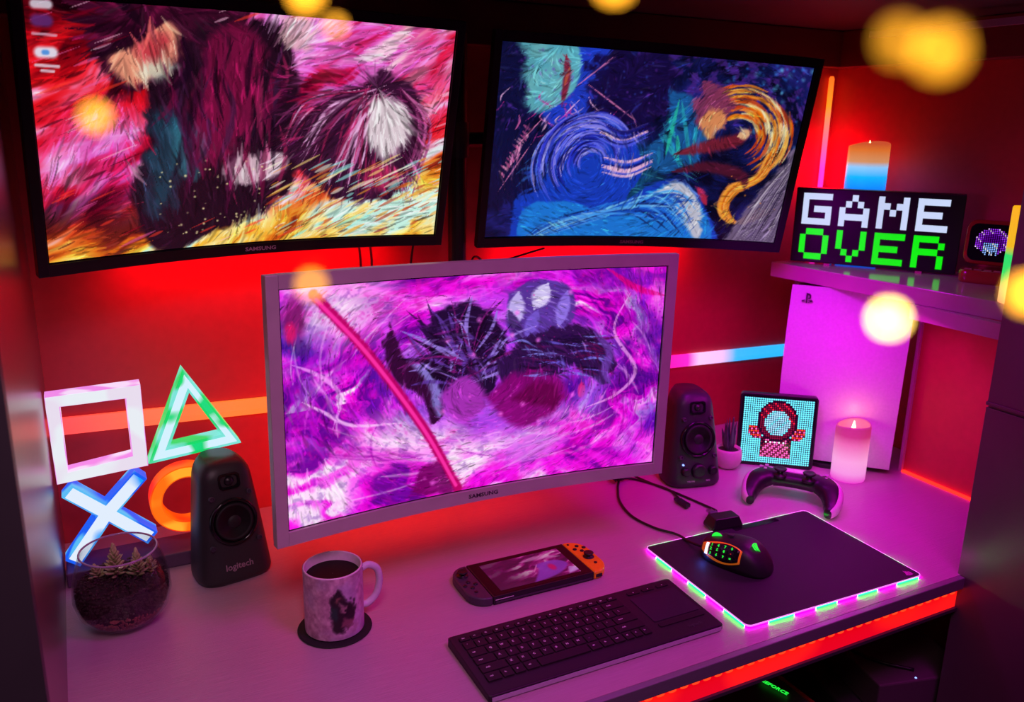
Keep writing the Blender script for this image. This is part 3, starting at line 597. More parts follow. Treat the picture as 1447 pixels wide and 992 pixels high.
# ---------------------------------------------------------------- pole that carries the monitors
t = thing('monitor_pole', 'black steel monitor pole standing behind the silver framed monitor', 'monitor stand', (0.612, 1.395, 0))
obj('base_plate', lathe([(0.001, 0), (0.052, 0), (0.052, 0.006), (0.045, 0.012), (0.022, 0.016), (0.001, 0.016)], 32, sy=0.9), BLACK, t, smooth=False)
obj('pole', cyl((0, 0, 0.014), 0.0165, 0.82, 'z', 24), BLACK, t, smooth=False)
obj('collar', cyl((0, 0, 0.63), 0.021, 0.06, 'z', 24), CHAR, t)
obj('collar', cyl((0, 0, 0.30), 0.021, 0.05, 'z', 24), CHAR, t)
obj('mount_arm', tube([(0.010, 0.0, 0.66), (0.10, 0.012, 0.66), (0.22, 0.006, 0.655), (0.345, -0.020, 0.648)], 0.013, 8), BLACK, t)
obj('mount_arm', tube([(-0.010, 0.0, 0.66), (-0.12, 0.03, 0.665), (-0.25, 0.0, 0.668), (-0.350, -0.030, 0.665)], 0.013, 8), BLACK, t)
obj('mount_arm', tube([(-0.005, -0.010, 0.325), (-0.03, -0.12, 0.325), (-0.08, -0.22, 0.325), (-0.10, -0.292, 0.325)], 0.013, 8), BLACK, t)
for pts, lb in (([(0.44, 1.42, 0.60), (0.47, 1.45, 0.45), (0.46, 1.45, 0.36), (0.50, 1.44, 0.2)], 'thin black cable hanging behind the left monitor, nearer its middle'),
                ([(0.56, 1.40, 0.60), (0.54, 1.44, 0.44), (0.56, 1.44, 0.36), (0.58, 1.44, 0.22)], 'thin black cable hanging beside the monitor pole under the left monitor'),
                ([(0.634, 1.39, 0.44), (0.66, 1.42, 0.45), (0.70, 1.43, 0.435), (0.80, 1.41, 0.46)], 'short black cable curving from the pole to the upper right monitor'),
                ([(0.425, 1.43, 0.60), (0.452, 1.458, 0.45), (0.447, 1.458, 0.36), (0.47, 1.45, 0.2)], 'leftmost thin black cable dropping below the left monitor')):
    tag(obj('cable', tube(pts, 0.0022, 6), CABLE, smooth=True), lb, 'cable')

# ================================================================ SPEAKERS
def speaker(label, loc, rz, logo=None, knobs=False):
    t = thing('desktop_speaker', label, 'speaker', loc, rz)
    Hh = 0.187; lean = 0.013
    def sec(z):
        f = z / Hh; wd = 0.117 - 0.032 * f - 0.010 * f * f; dp = 0.094 - 0.022 * f
        if f < 0.06: k = 0.90 + 0.10 * math.sin(PI / 2 * f / 0.06); wd *= k; dp *= k
        if f > 0.86: k = math.sqrt(max(0.0, 1 - ((f - 0.86) / 0.145) ** 2)); wd *= 0.52 + 0.48 * k; dp *= 0.72 + 0.28 * k
        return wd, dp
    rs = []
    for i in range(33):
        z = Hh * i / 32; wd, dp = sec(z); yc = lean * z / Hh + (0.094 - dp) * 0.42; r = []
        for k in range(44):
            a = 2 * PI * k / 44; c, s_ = math.cos(a), math.sin(a); e = 2 / 3.6 if s_ < 0 else 2 / 2.6
            r.append((wd / 2 * math.copysign(abs(c) ** e, c), yc + dp / 2 * math.copysign(abs(s_) ** e, s_), z))
        rs.append(r)
    obj('cabinet', rings(rs), CHAR, t, smooth=True)
    def fp(z):
        wd, dp = sec(z); return lean * z / Hh + (0.094 - dp) * 0.42 - dp / 2
    sl = math.atan2(fp(0.14) - fp(0.04), 0.10)
    def F(x, z, out=0.0): return T(x, fp(z) - out, z) @ Matrix.Rotation(-sl, 4, 'X') @ FRONT   # local +z looks out of the front
    zc = 0.098
    bm = tf(lathe([(0.0362, -0.004), (0.0362, 0.0035), (0.0335, 0.0048), (0.031, 0.003), (0.030, -0.001)], 48, cap0=True, cap1=True), F(0, zc))
    obj('woofer_ring', bm, BLACKG, t, smooth=True)
    obj('woofer_cone', tf(lathe([(0.030, 0.0035), (0.026, 0.005), (0.022, 0.001), (0.012, -0.0015 + 0.002), (0.0115, 0.003), (0.006, 0.005), (0.0005, 0.0055)], 40, cap0=True), F(0, zc)), SOFT, t, smooth=True)
    obj('tweeter_frame', tf(rings([[(x, y, z_) for x, y in rrect(w_, h_, 0.006)] for w_, h_, z_ in ((0.032, 0.024, -0.006), (0.032, 0.024, 0.003), (0.027, 0.019, 0.003), (0.024, 0.016, -0.001))]), F(0, 0.160)), BLACKG, t, smooth=False)
    obj('tweeter', tf(lathe([(0.0075, 0.0), (0.006, 0.002), (0.003, 0.0036), (0.0003, 0.0042)], 20), F(0, 0.160)), BLACK, t, smooth=True)
    for sx, z in ((-0.029, 0.138), (0.029, 0.138), (-0.035, 0.064), (0.035, 0.064)):
        obj('screw', tf(rings([[(r * math.cos(a * PI / 8), r * math.sin(a * PI / 8), zz) for a in range(16)] for r, zz in ((0.0042, -0.003), (0.0042, 0.0022), (0.003, 0.0026), (0.0022, 0.0010))]), F(sx * (1 - (z - 0.1) * 0.5), z, -0.0005)), GREY, t)
    if logo: lettering(logo, 0.0135, mat('mauve_print', (0.35, 0.22, 0.32), 0.5), t, F(0, 0.030, 0.0012), bold=0.0002)
    if knobs:
        for x, r in ((-0.028, 0.0075), (0.0, 0.0145), (0.030, 0.0085)):
            obj('knob', tf(lathe([(r + 0.001, -0.002), (r, 0.006), (r * 0.92, 0.009), (r * 0.6, 0.0095), (0.0003, 0.0095)], 28), F(x, 0.036)), BLACK, t, smooth=True)
        obj('power_light', tf(lathe([(0.0018, -0.001), (0.0016, 0.002), (0.0002, 0.0024)], 12), F(-0.032, 0.050, 0.0005)), BLUEL, t)
        lettering('VOLUME', 0.0042, MARK, t, F(-0.016, 0.0165, 0.001)); lettering('BASS', 0.0042, MARK, t, F(0.021, 0.0165, 0.001))
    return t
speaker('black desktop speaker at left with maker lettering under its round cone', (0.169, 1.268, 0), 0.17, 'logitech')
speaker('black desktop speaker right of the silver monitor with three knobs', (1.055, 1.248, 0), -0.22, None, True)

# ================================================================ ICON LAMP
t = thing('shape_lamp', 'glowing lamp of square, triangle, cross and circle shapes by the left wall', 'lamp', (0, 0, 0))
PURP = mat('dark_purple_plastic', (0.12, 0.06, 0.14), 0.35)
obj('base', B(-0.060, 0.215, 1.318, 1.385, 0.0, 0.024), PURP, t, bevel=0.002)
Y0, Y1 = 1.333, 1.363
def icon(name, outer, inner, shell, face, grow=0.0035):
    n = len(outer)
    o = obj(name, frame2d(outer, inner, Y0 + 0.0008, Y1), shell, t)
    def lerp(a, b, k): return [(p[0] + (q[0] - p[0]) * k, p[1] + (q[1] - p[1]) * k) for p, q in zip(a, b)]
    obj('diffuser', frame2d(lerp(outer, inner, grow), lerp(outer, inner, 1 - grow), Y0 - 0.0007, Y0 + 0.002), face, o)
    return o
def closedpts(c, n):
    """subdivide a polygon's edges"""
    out = []
    for i in range(len(c)):
        a, b = c[i], c[(i + 1) % len(c)]
        for k in range(n): out.append((a[0] + (b[0] - a[0]) * k / n, a[1] + (b[1] - a[1]) * k / n))
    return out
LW, LGc, LBc, LOc = (0.95, 0.72, 0.95), (0.0, 0.75, 0.22), (0.02, 0.25, 1.0), (1.0, 0.20, 0.0)
icon('square_shape', closedpts([(-0.0595, 0.2985), (0.068, 0.302), (0.068, 0.1715), (-0.0575, 0.163)], 4), closedpts([(-0.041, 0.2815), (0.046, 0.2825), (0.047, 0.191), (-0.041, 0.180)], 4),
     hot_emit('pink_white_shell', (0.85, 0.25, 0.8), (0.9, 0.7, 0.95), 1.0, 30), hot_emit('white_face', (0.80, 0.72, 0.85), (0.80, 0.85, 0.90), 1.0, 25), 0.05)
icon('triangle_shape', closedpts([(0.129, 0.318), (0.2075, 0.1865), (0.0685, 0.1735)], 8), closedpts([(0.1355, 0.2800), (0.178, 0.2045), (0.1005, 0.1965)], 8),
     hot_emit('green_shell', (0.0, 0.75, 0.15), (0.2, 0.85, 0.75), 0.9, 26, .45, .62), hot_emit('green_face', (0.0, 0.70, 0.20), (0.65, 0.88, 1.0), 1.0, 26, .38, .50), 0.22)
def cross_pts(c, ends, w_):
    out = []; cx, cz = c
    dirs = [Vector((e[0] - cx, e[1] - cz)).normalized() for e in ends]
    for i, e in enumerate(ends):
        d = dirs[i]; nrm = Vector((-d.y, d.x)); nd = dirs[(i + 1) % 4]
        out += [(e[0] - nrm.x * w_, e[1] - nrm.y * w_), (e[0] + nrm.x * w_, e[1] + nrm.y * w_)]
        b = (d + nd).normalized(); ang = d.angle(nd) / 2; out.append((cx + b.x * w_ / math.sin(ang), cz + b.y * w_ / math.sin(ang)))
    return out
ends = [(0.056, 0.158), (-0.046, 0.150), (-0.050, 0.032), (0.064, 0.050)]
sh = obj('cross_shape', prism_y(cross_pts((0.004, 0.1045), ends, 0.0115), Y0 + 0.0008, Y1), hot_emit('blue_shell', (0.0, 0.12, 1.0), (0.1, 0.55, 1.0), 0.9, 24), t)
ends2 = [(e[0] * 0.94, 0.1045 + (e[1] - 0.1045) * 0.94) for e in ends]
obj('diffuser', prism_y(cross_pts((0.004, 0.1045), ends2, 0.0088), Y0 - 0.0007, Y0 + 0.001), hot_emit('blue_face', (0.0, 0.35, 1.0), (0.75, 0.85, 0.98), 1.0, 20, .33, .46), sh)
cc = (0.120, 0.105)
circ = lambda r: [(cc[0] + r * math.cos(2 * PI * k / 48), cc[1] + r * math.sin(2 * PI * k / 48)) for k in range(48)]
icon('circle_shape', circ(0.0555), circ(0.037), hot_emit('orange_shell', (1.0, 0.02, 0.0), (1.0, 0.12, 0.0), 1.0, 20), hot_emit('orange_face', (1.0, 0.16, 0.0), (1.0, 0.42, 0.02), 1.0, 22), 0.12)

# ================================================================ TERRARIUM
tc = (0.012, 1.190, 0)
t = thing('glass_bowl', 'round clear glass bowl with an open slanting rim at the left of the desk', 'bowl', tc)
prof = [(0.0005, 0.0), (0.030, 0.0), (0.045, 0.008), (0.058, 0.024), (0.0640, 0.046), (0.0625, 0.070), (0.0575, 0.090), (0.0515, 0.1075), (0.0500, 0.1115)]
inn = [(0.0485, 0.1112), (0.0500, 0.1070), (0.0558, 0.089), (0.0607, 0.070), (0.0622, 0.046), (0.0562, 0.025), (0.0435, 0.010), (0.029, 0.0028), (0.0005, 0.0028)]
obj('bowl_glass', lathe(prof + inn, 56, cap0=False, cap1=False), GLASS, t, smooth=True)
obj('rim', rings([[(0.0496 * math.cos(a) + 0.0013 * math.cos(b) * math.cos(a), 0.0496 * math.sin(a) + 0.0013 * math.cos(b) * math.sin(a), 0.1116 + 0.0013 * math.sin(b)) for b in [2 * PI * j / 8 for j in range(8)]] for a in [2 * PI * k / 56 for k in range(57)]], False, False), mat('rim_glass', (0.55, 0.35, 0.60), 0.08, trans=0.4, vary=0), t, smooth=True)
random.seed(8)
rsr = [(0.0005, 0.0032), (0.0285, 0.0032), (0.0430, 0.0105), (0.0553, 0.0255), (0.0610, 0.044), (0.0612, 0.060)]
bm = lathe([(max(0.0005, a_ - 0.004), b_ + 0.001) for a_, b_ in rsr] + [(0.053, 0.065), (0.038, 0.069), (0.0005, 0.072)], 40, cap0=False, cap1=False)
for v in bm.verts:
    if v.co.z > 0.055:
        v.co.z += random.uniform(-0.003, 0.003)
o = tag(obj('potting_soil', bm, SOIL), 'dark soil filling the lower half of the glass bowl', 'soil'); o.location = tc; o['kind'] = 'stuff'
bmA, bmB = bmesh.new(), bmesh.new(); me0 = bmesh.new(); bmesh.ops.create_icosphere(me0, subdivisions=1, radius=1); ico = [(v.co.copy()) for v in me0.verts]; fcs = [[v.index for v in f.verts] for f in me0.faces]; me0.free()
def rad_at(z):
    for (r0, z0), (r1, z1) in zip(rsr, rsr[1:]):
        if z0 <= z <= z1: return r0 + (r1 - r0) * (z - z0) / (z1 - z0 + 1e-9)
    return 0.05
cnt = 0
while cnt < 2300:
    a = random.uniform(0, 2 * PI)
    if cnt < 1600: z = random.uniform(0.006, 0.060); r = rad_at(z) - 0.0018
    else:
        r = 0.057 * math.sqrt(random.random()); z = 0.065 + 0.008 * (1 - r / 0.055) + random.uniform(-.001, .004)
    s_ = random.uniform(0.0013, 0.0030); c = Vector((r * math.cos(a), r * math.sin(a), z)); q = Matrix.Rotation(random.uniform(0, 6), 3, 'Z') @ Matrix.Rotation(random.uniform(0, 6), 3, 'X')
    if r > rad_at(min(z, 0.060)) - s_: c *= 1; r2 = rad_at(min(z, .060)) - s_ - 0.0002; c.x, c.y = r2 * math.cos(a), r2 * math.sin(a)
    bm = bmA if c.z < 0.030 + 0.006 * math.sin(3 * a) else bmB
    vs = [bm.verts.new(c + q @ Vector((p_.x * s_, p_.y * s_ * 0.8, p_.z * s_ * 0.7))) for p_ in ico]
    for f in fcs: bm.faces.new([vs[i] for i in f])
    cnt += 1
o = tag(obj('gravel', bmA, GRAVEL), 'coarse reddish gravel at the bottom of the glass bowl', 'gravel'); o.location = tc; o['kind'] = 'stuff'
o = tag(obj('bark_mulch', bmB, mat('black_mulch', (0.045, 0.025, 0.022), 0.6, bscale=90, vary=0.8)), 'lumpy black mulch around the succulents in the glass bowl', 'mulch'); o.location = tc; o['kind'] = 'stuff'
def succulent(label, loc, h, r, n, tilt=0.0):
    t = thing('succulent', label, 'plant', loc, (tilt, tilt * 0.6, random.uniform(0, 3)))
    obj('stem', cyl((0, 0, -0.004), 0.0016, h * 0.95, 'z', 8, r2=0.0006), LEAF, t)
    bm = bmesh.new()
    for k in range(n):
        f = k / n; z = h * (0.10 + 0.88 * f); rr = r * (1 - 0.80 * f) * random.uniform(.85, 1.1) + 0.0015; a = k * 2.39996; el = 0.25 + 0.9 * f
        L_ = rr; wd = 0.0027 * (1 - .45 * f) + 0.0005
        rot = Matrix.Rotation(a, 3, 'Z') @ Matrix.Rotation(-el, 3, 'Y'); rsx = []
        for q_, ww in ((0.0, .5), (.35, 1.0), (.7, .95), (.92, .5), (1.0, .08)):
            ring = []
            for j in range(6):
                b = 2 * PI * j / 6; ring.append(tuple(Vector((0, 0, z)) + rot @ Vector((L_ * q_, wd * ww * math.cos(b), wd * .6 * ww * math.sin(b) + 0.0015 * q_ * q_))))
            rsx.append(ring)
        rings(rsx, bm=bm)
    o = obj('leaves', bm, LEAF, t, smooth=True); o['kind'] = 'stuff'; return t
succulent('tallest olive spiky succulent in the middle of the glass bowl', (tc[0] - 0.006, tc[1] - 0.002, 0.068), 0.052, 0.019, 64)
succulent('second tall succulent right of the tallest inside the glass bowl', (tc[0] + 0.022, tc[1] - 0.012, 0.068), 0.042, 0.016, 50, 0.12)
succulent('small low succulent at the left inside the glass bowl', (tc[0] - 0.028, tc[1] + 0.008, 0.068), 0.022, 0.013, 28, -0.15)
succulent('small green rosette at the right wall of the glass bowl', (tc[0] + 0.038, tc[1] - 0.002, 0.066), 0.026, 0.013, 28, 0.1)

# ================================================================ MUG on its coaster
mc = (0.272, 1.046)
tag(obj('coaster', tf(lathe([(0.001, 0), (0.050, 0), (0.0515, 0.0015), (0.050, 0.003), (0.001, 0.003)], 48), T(mc[0], mc[1], 0)), CORK, smooth=False), 'round black coaster under the printed mug', 'coaster')
t = thing('mug', 'white mug with a dark abstract print standing on the black coaster', 'mug', (mc[0], mc[1], 0.0031), math.radians(-2))
p = Pic(420, 120, (196, 150, 176)); U, V = p.U, p.V
n1 = noise(120, 420, 12, 40, 61); n2 = noise(120, 420, 3, 8, 62)
p.im = p.ramp(st_(n1, .25, .75), [(0, (168, 120, 150)), (1, (220, 180, 205))]); p.mix(st_(n2, .4, .7) * .6, (176, 158, 205))
pa = p.A; p.A = 0.258 / 0.090
wob = (noise(120, 420, 10, 30, 63) - .5) * .12
u0 = .742
p.poly([(u0 - .05, .62), (u0 - .045, .40), (u0 - .02, .22), (u0 + .01, .20), (u0 + .03, .36), (u0 + .07, .44), (u0 + .09, .56), (u0 + .07, .74), (u0 + .02, .88), (u0 - .03, .86)], (34, 22, 30), .05, 1, wob)
p.poly([(u0 - .045, .42), (u0 - .05, .58), (u0 - .02, .66), (u0 - .01, .48)], (24, 62, 60), .06, .8, wob)
p.poly([(u0 - .012, .28), (u0 - .016, .38), (u0 + .006, .40), (u0 + .008, .30)], (150, 100, 96), .05, .8, wob)
p.poly([(u0 + .01, .42), (u0 + .005, .54), (u0 + .03, .56), (u0 + .035, .44)], (178, 140, 150), .05, .8, wob)
p.poly([(u0 + .03, .68), (u0 + .01, .80), (u0 + .05, .82), (u0 + .085, .70)], (150, 90, 110), .06, .8, wob)
p.dots(30, (u0 + .03, u0 + .1, .35, .6), .03, (20, 14, 22), 64, .9)
R0 = 0.0408
def mugf(U, V): a = U * 2 * PI; return R0 * np.cos(a), R0 * np.sin(a), 0.0925 * (1 - V) + 0.002
me = picture_mesh(p, mugf, 'body'); mmat = attr_emit('mug_print', 1, rough=0.3, as_base=True); obj('print_sleeve', me, mmat, t)
obj('body', lathe([(0.0005, 0.0), (0.038, 0.0), (0.0404, 0.002), (0.0404, 0.0940), (0.0396, 0.0955), (0.0385, 0.0955), (0.0377, 0.0940), (0.0372, 0.006), (0.034, 0.004), (0.0005, 0.004)], 56, cap0=False, cap1=False), mat('white_glaze', (0.68, 0.52, 0.66), 0.18), t, smooth=True)
obj('coffee', lathe([(0.0005, 0.0), (0.0370, 0.0)], 40, (0, 0, 0.082), cap0=False, cap1=False), mat('black_coffee', (0.012, 0.006, 0.006), 0.5, spec=0.15), t)
hp = [(0.0400, 0, 0.079), (0.052, 0, 0.0815), (0.0645, 0, 0.072), (0.0675, 0, 0.052), (0.062, 0, 0.033), (0.050, 0, 0.0225), (0.0400, 0, 0.022)]
obj('handle', tf(tube(hp, 0.0052, 12, 8), Matrix.Rotation(math.radians(5), 4, 'Z')), mat('white_glaze_handle', (0.62, 0.52, 0.70), 0.2), t, smooth=True)

# ================================================================ KEYBOARD
t = thing('keyboard', 'slim dark keyboard with a touchpad lying along the front of the desk', 'keyboard', (0.5795, 0.8690, 0), -0.006)
KW, KD = 0.367, 0.133
KBM = mat('dark_keyboard_plastic', (0.022, 0.012, 0.020), 0.45, spec=0.3)
KEYM = mat('key_plastic', (0.016, 0.008, 0.014), 0.5, spec=0.3)
sec = [(-KD / 2, 0.002), (-KD / 2 - 0.0, 0.0085), (-KD / 2 + 0.0015, 0.0105), (KD / 2 - 0.004, 0.0150), (KD / 2, 0.0135), (KD / 2, 0.0005), (-KD / 2 + 0.002, 0.0005)]
bm = rings([[(x, y * (1 - e), z) for y, z in sec] for x, e in ((-KW / 2 - 0.0, .03), (-KW / 2 + .004, 0), (KW / 2 - .004, 0), (KW / 2, .03))])
obj('case', bm, KBM, t, bevel=0.0012)
obj('silver_front_band', rings([[(x, -KD / 2 - 0.0012 + 0.0008 * e, z) for z in (0.0022, 0.0078)] + [(x, -KD / 2 + 0.002, z) for z in (0.0078, 0.0022)] for x, e in ((-KW / 2 + .004, 1), (-KW / 2 + .008, 0), (KW / 2 - .008, 0), (KW / 2 - .004, 1))]), mat('satin_silver', (0.55, 0.5, 0.62), 0.3, 0.4), t)
slope = math.atan2(0.0045, KD - 0.0055)
def ktop(y): return 0.0105 + (y + KD / 2 - 0.0015) * 0.0045 / (KD - 0.0055)
rows = [
 (0.0525, 0.0085, [('Esc', 1)] + [(f'F{k}', 1) for k in range(1, 13)] + [('Ins', 1), ('Del', 1)]),
 (0.0375, 0.0155, [(c, 1) for c in '`1234567890-='] + [('back', 2)]),
 (0.0200, 0.0155, [('tab', 1.5)] + [(c, 1) for c in 'QWERTYUIOP[]'] + [('\\', 1.5)]),
 (0.0025, 0.0155, [('caps', 1.8)] + [(c, 1) for c in "ASDFGHJKL;'"] + [('enter', 2.2)]),
 (-0.0150, 0.0155, [('shift', 2.3)] + [(c, 1) for c in 'ZXCVBNM,./'] + [('shift', 2.7)]),
 (-0.0325, 0.0155, [('ctrl', 1.3), ('fn', 1), ('win', 1), ('alt', 1.2), ('', 4.6), ('alt', 1.1), ('fn', 1.1), ('ctrl', 1.1), ('<', .87), ('^', .87), ('>', .86)])]
U1 = 0.01685; X0 = -KW / 2 + 0.010; kmesh = {}; tmesh = {}
for yy, kh, ks in rows:
    x = X0
    for lab, wu in ks:
        wk = wu * U1 - 0.0017; key = (round(wk, 5), kh)
        if key not in kmesh:
            bm = rings([[(a, b, z) for a, b in rrect(wk - e, kh - e, 0.0015, 2)] for z, e in ((-0.0008, 0), (0.0013, 0.0), (0.0018, 0.0008))], cap0=False)
            me = bpy.data.meshes.new('key'); bmesh.ops.recalc_face_normals(bm, faces=bm.faces); bm.to_mesh(me); bm.free(); me.materials.append(KEYM); kmesh[key] = me
        o = bpy.data.objects.new('key', kmesh[key]); COL.objects.link(o); o.parent = t
        o.location = (x + wu * U1 / 2, yy - 0.002, ktop(yy) + 0.0004); o.rotation_euler = (slope, 0, 0)
        if lab:
            red = lab == 'fn' and x < -0.1
            if lab not in tmesh:
                sz = 0.0052 if len(lab) == 1 else 0.0036
                if kh < 0.01: sz = 0.0030
                me = text_mesh(lab if lab not in ('win',) else '#', sz, 0.00005, bold=0.00012, res=1); me.materials.clear(); me.materials.append(MARK); tmesh[lab] = me
            l = bpy.data.objects.new('legend', tmesh[lab]); COL.objects.link(l); l.parent = o
            l.location = (-wk * 0.12 if wu < 1.5 else -wk * 0.2, 0.0005, 0.00190)
        x += wu * U1
ty = 0.008; tx = KW / 2 - 0.010 - 0.038
obj('touchpad', tf(prism(rrect(0.080, 0.062, 0.003), 0, 0.0010), T(tx, ty, ktop(ty) - 0.0001) @ Matrix.Rotation(slope, 4, 'X')), mat('touchpad_plastic', (0.03, 0.014, 0.035), 0.45, spec=0.3), t)
obj('pad_button', tf(prism(rrect(0.078, 0.009, 0.002), 0, 0.0012), T(tx, -0.032, ktop(-0.032)) @ Matrix.Rotation(slope, 4, 'X')), KEYM, t)
for k in range(3):
    obj('media_key', tf(prism(rrect(0.021, 0.0075, 0.002), 0, 0.0013), T(tx - 0.026 + 0.026 * k, 0.0505, ktop(0.0505)) @ Matrix.Rotation(slope, 4, 'X')), KEYM, t)
    obj('dot_mark', tf(cyl((0, 0, 0), 0.0009, 0.0002, 'z', 8), T(tx - 0.026 + 0.026 * k, 0.0505, ktop(0.0505) + 0.0013) @ Matrix.Rotation(slope, 4, 'X')), MARK, t)
lettering('logitech', 0.0075, mat('dim_print', (0.06, 0.04, 0.06), 0.3), t, T(tx + 0.01, -0.050, ktop(-0.050) + 0.0002) @ Matrix.Rotation(slope, 4, 'X'))

# ================================================================ HANDHELD CONSOLE
t = thing('handheld_console', 'handheld game console with an orange right grip and grey left grip lying on the desk', 'game console', (0.585, 1.050, 0), -0.012)
obj('body', prism(rrect(0.174, 0.103, 0.002), 0.0005, 0.0139), BLACK, t, bevel=0.0012)
obj('bottom_lip', B(-0.083, 0.083, -0.0524, -0.0514, 0.0035, 0.006), GREY, t)
obj('screen_glass', prism(rrect(0.168, 0.096, 0.002), 0.0138, 0.0143), mat('dark_screen_glass', (0.008, 0.007, 0.01), 0.3, spec=0.2), t)
p = Pic(160, 90, (90, 14, 84)); U, V = p.U, p.V
n1 = flow(p, -.3, 4, 12, 71); p.im = p.ramp(st_(n1), [(0, (52, 14, 60)), (.4, (110, 10, 90)), (.7, (190, 40, 150)), (1, (230, 170, 210))])
p.mix(np.clip(1.2 - 2.4 * U, 0, .8), (70, 12, 66)); p.mix(np.clip((V - .62) * 2 * (1 - U), 0, .9), (60, 20, 62))
p.poly([(.42, 1.0), (.58, .62), (.60, .42), (.85, .40), (.95, .62), (.80, .86), (.62, .96)], (140, 50, 190), .05, .9)
p.ell(.75, .62, .10, .16, (205, 20, 110), 0, .5); p.stroke([(.5, .68), (.62, .40)], .02, (230, 110, 190), .8); p.poly([(.86, .98), (.93, .74), (1.02, .9)], (215, 140, 240), .04, .8)
p.stroke([(.45, .22), (.7, .18), (.95, .30)], .09, (225, 140, 205), .6); p.dots(12, (0, .35, .2, .6), .04, (150, 14, 120), 72, .6)
obj('screen', picture_mesh(p, lambda U, V: ((U - .5) * 0.139, (.5 - V) * 0.080, 0 * U + 0.01455), 'screen'), attr_emit('dim_screen', 0.6, rough=0.4), t)
def grip(name, sgn, m, lab):
    pts = []
    r_ = 0.032; wG = 0.0325
    for cy, a0 in ((1, 0), (-1, -PI / 2)):
        pass
    out = [(0, -0.0515)]
    for k in range(9): a = -PI / 2 + (PI / 2) * k / 8; out.append((wG - r_ * 0.86 + r_ * .86 * math.cos(a), -0.0515 + r_ + r_ * math.sin(a)))
    for k in range(9): a = (PI / 2) * k / 8; out.append((wG - r_ * 0.86 + r_ * .86 * math.cos(a), 0.0515 - r_ + r_ * math.sin(a)))
    out.append((0, 0.0515)); out = [(sgn * (0.0873 + x), y) for x, y in out]
    o = obj(name, prism(out, 0.0005, 0.0143), m, t, bevel=0.0028, seg=3)
    o['label'] = lab; cx = sgn * 0.1045
    sy = 0.024 if sgn < 0 else -0.005; by = -0.006 if sgn < 0 else 0.024
    st = obj('thumbstick', lathe([(0.0095, 0), (0.0085, 0.001), (0.004, 0.0015), (0.004, 0.005), (0.0078, 0.0058), (0.0082, 0.0075), (0.0070, 0.0082), (0.004, 0.0074), (0.0003, 0.0072)], 24, (cx, sy, 0.0141)), BLACK, o, smooth=True)
    for dx, dy in ((0.0085, 0), (-0.0085, 0), (0, 0.0085), (0, -0.0085)):
        obj('button', lathe([(0.0034, 0), (0.0034, 0.0012), (0.0026, 0.0018), (0.0002, 0.0019)], 14, (cx + dx, by + dy, 0.0141)), BLACK, o, smooth=True)
    obj('button', lathe([(0.0022, 0), (0.002, 0.0012), (0.0002, 0.0013)], 12, (sgn * 0.0935, 0.042, 0.0141)), BLACK, o)
    obj('button', B(cx - .0022, cx + .0022, -0.0275 - .0022, -0.0275 + .0022, 0.0141, 0.0153) if sgn < 0 else lathe([(0.0028, 0), (0.0028, 0.0012), (0.0002, 0.0014)], 14, (cx, -0.0265, 0.0141)), BLACK, o)
    return o
g1 = grip('left_grip', -1, GREY, 'grey grip'); g2 = grip('right_grip', 1, ORANGE, 'orange grip')
obj('shoulder_slot', B(0.0905, 0.1010, -0.0528, -0.0508, 0.0045, 0.0095), BLACK, g2)
lettering('- console -', 0.0040, MARK, t, T(-0.066, -0.0520, 0.0075) @ FRONT, name='side_print') if False else obj('side_print', B(-0.084, -0.054, -0.0521, -0.0516, 0.0082, 0.0092), MARK, t)

# ================================================================ MOUSE PAD
PC, PA = (0.9765, 0.9115), -0.030
t = thing('mouse_pad', 'large black mouse pad with a glowing green and pink rim at the front right', 'mouse pad', (PC[0], PC[1], 0), PA)
PW, PD = 0.353, 0.255
obj('mat', prism(rrect(PW, PD, 0.008, 6), 0.0008, 0.0050), CLOTH, t)
rim = rrect(PW + 0.0024, PD + 0.0024, 0.009, 6)
def pad_rim():
    """the lamp rim is cut into short zones of alternating colour"""
    per = []; n = len(rim)
    for i in range(n):
        a, b = Vector(rim[i]), Vector(rim[(i + 1) % n]); L_ = (b - a).length; k = max(1, int(L_ / 0.006))
        for j in range(k): per.append((a.lerp(b, j / k)))
    return per
per = pad_rim(); tot = 0; acc = [0]
for i in range(len(per)): acc.append(acc[-1] + (per[(i + 1) % len(per)] - per[i]).length)
GR, MA = mat('green_zone', (0.05, 0.1, 0.05), 0.4, emit=(0.0, 1.0, 0.03), strength=24.0), mat('pink_zone', (0.1, 0.05, 0.1), 0.4, emit=(1.0, 0.0, 0.8), strength=15.0)
Z = 28; zl = acc[-1] / Z
for z in range(Z):
    idx = [i for i in range(len(per)) if z * zl <= acc[i] < (z + 1) * zl]
    if not idx: continue
    idx.append((idx[-1] + 1) % len(per)); bm = bmesh.new(); prev = None
    for i in idx:
        p_ = per[i]; nx = per[(i + 1) % len(per)] - per[i - 1]; nrm = Vector((nx.y, -nx.x)).normalized()
        ring = [bm.verts.new((p_.x + nrm.x * e, p_.y + nrm.y * e, h)) for e, h in ((-0.0014, 0.0006), (0.0, 0.0006), (0.0, 0.0030), (-0.0014, 0.0034))]
        if prev:
            for a in range(4): bm.faces.new((prev[a], prev[(a + 1) % 4], ring[(a + 1) % 4], ring[a]))
        prev = ring
    obj('rim_light', bm, GR if z % 2 else MA, t)
obj('clear_rim', rings([[(x * s_, y * s_, h) for x, y in rrect(PW + .0026, PD + .0026, 0.009, 6)] for s_, h in ((1, 0.0032), (1, 0.0052), (0.993, 0.0053))], False, False), mat('pale_pink_rim', (0.6, 0.4, 0.6), 0.2, emit=(0.75, 0.25, 0.85), strength=0.9), t)
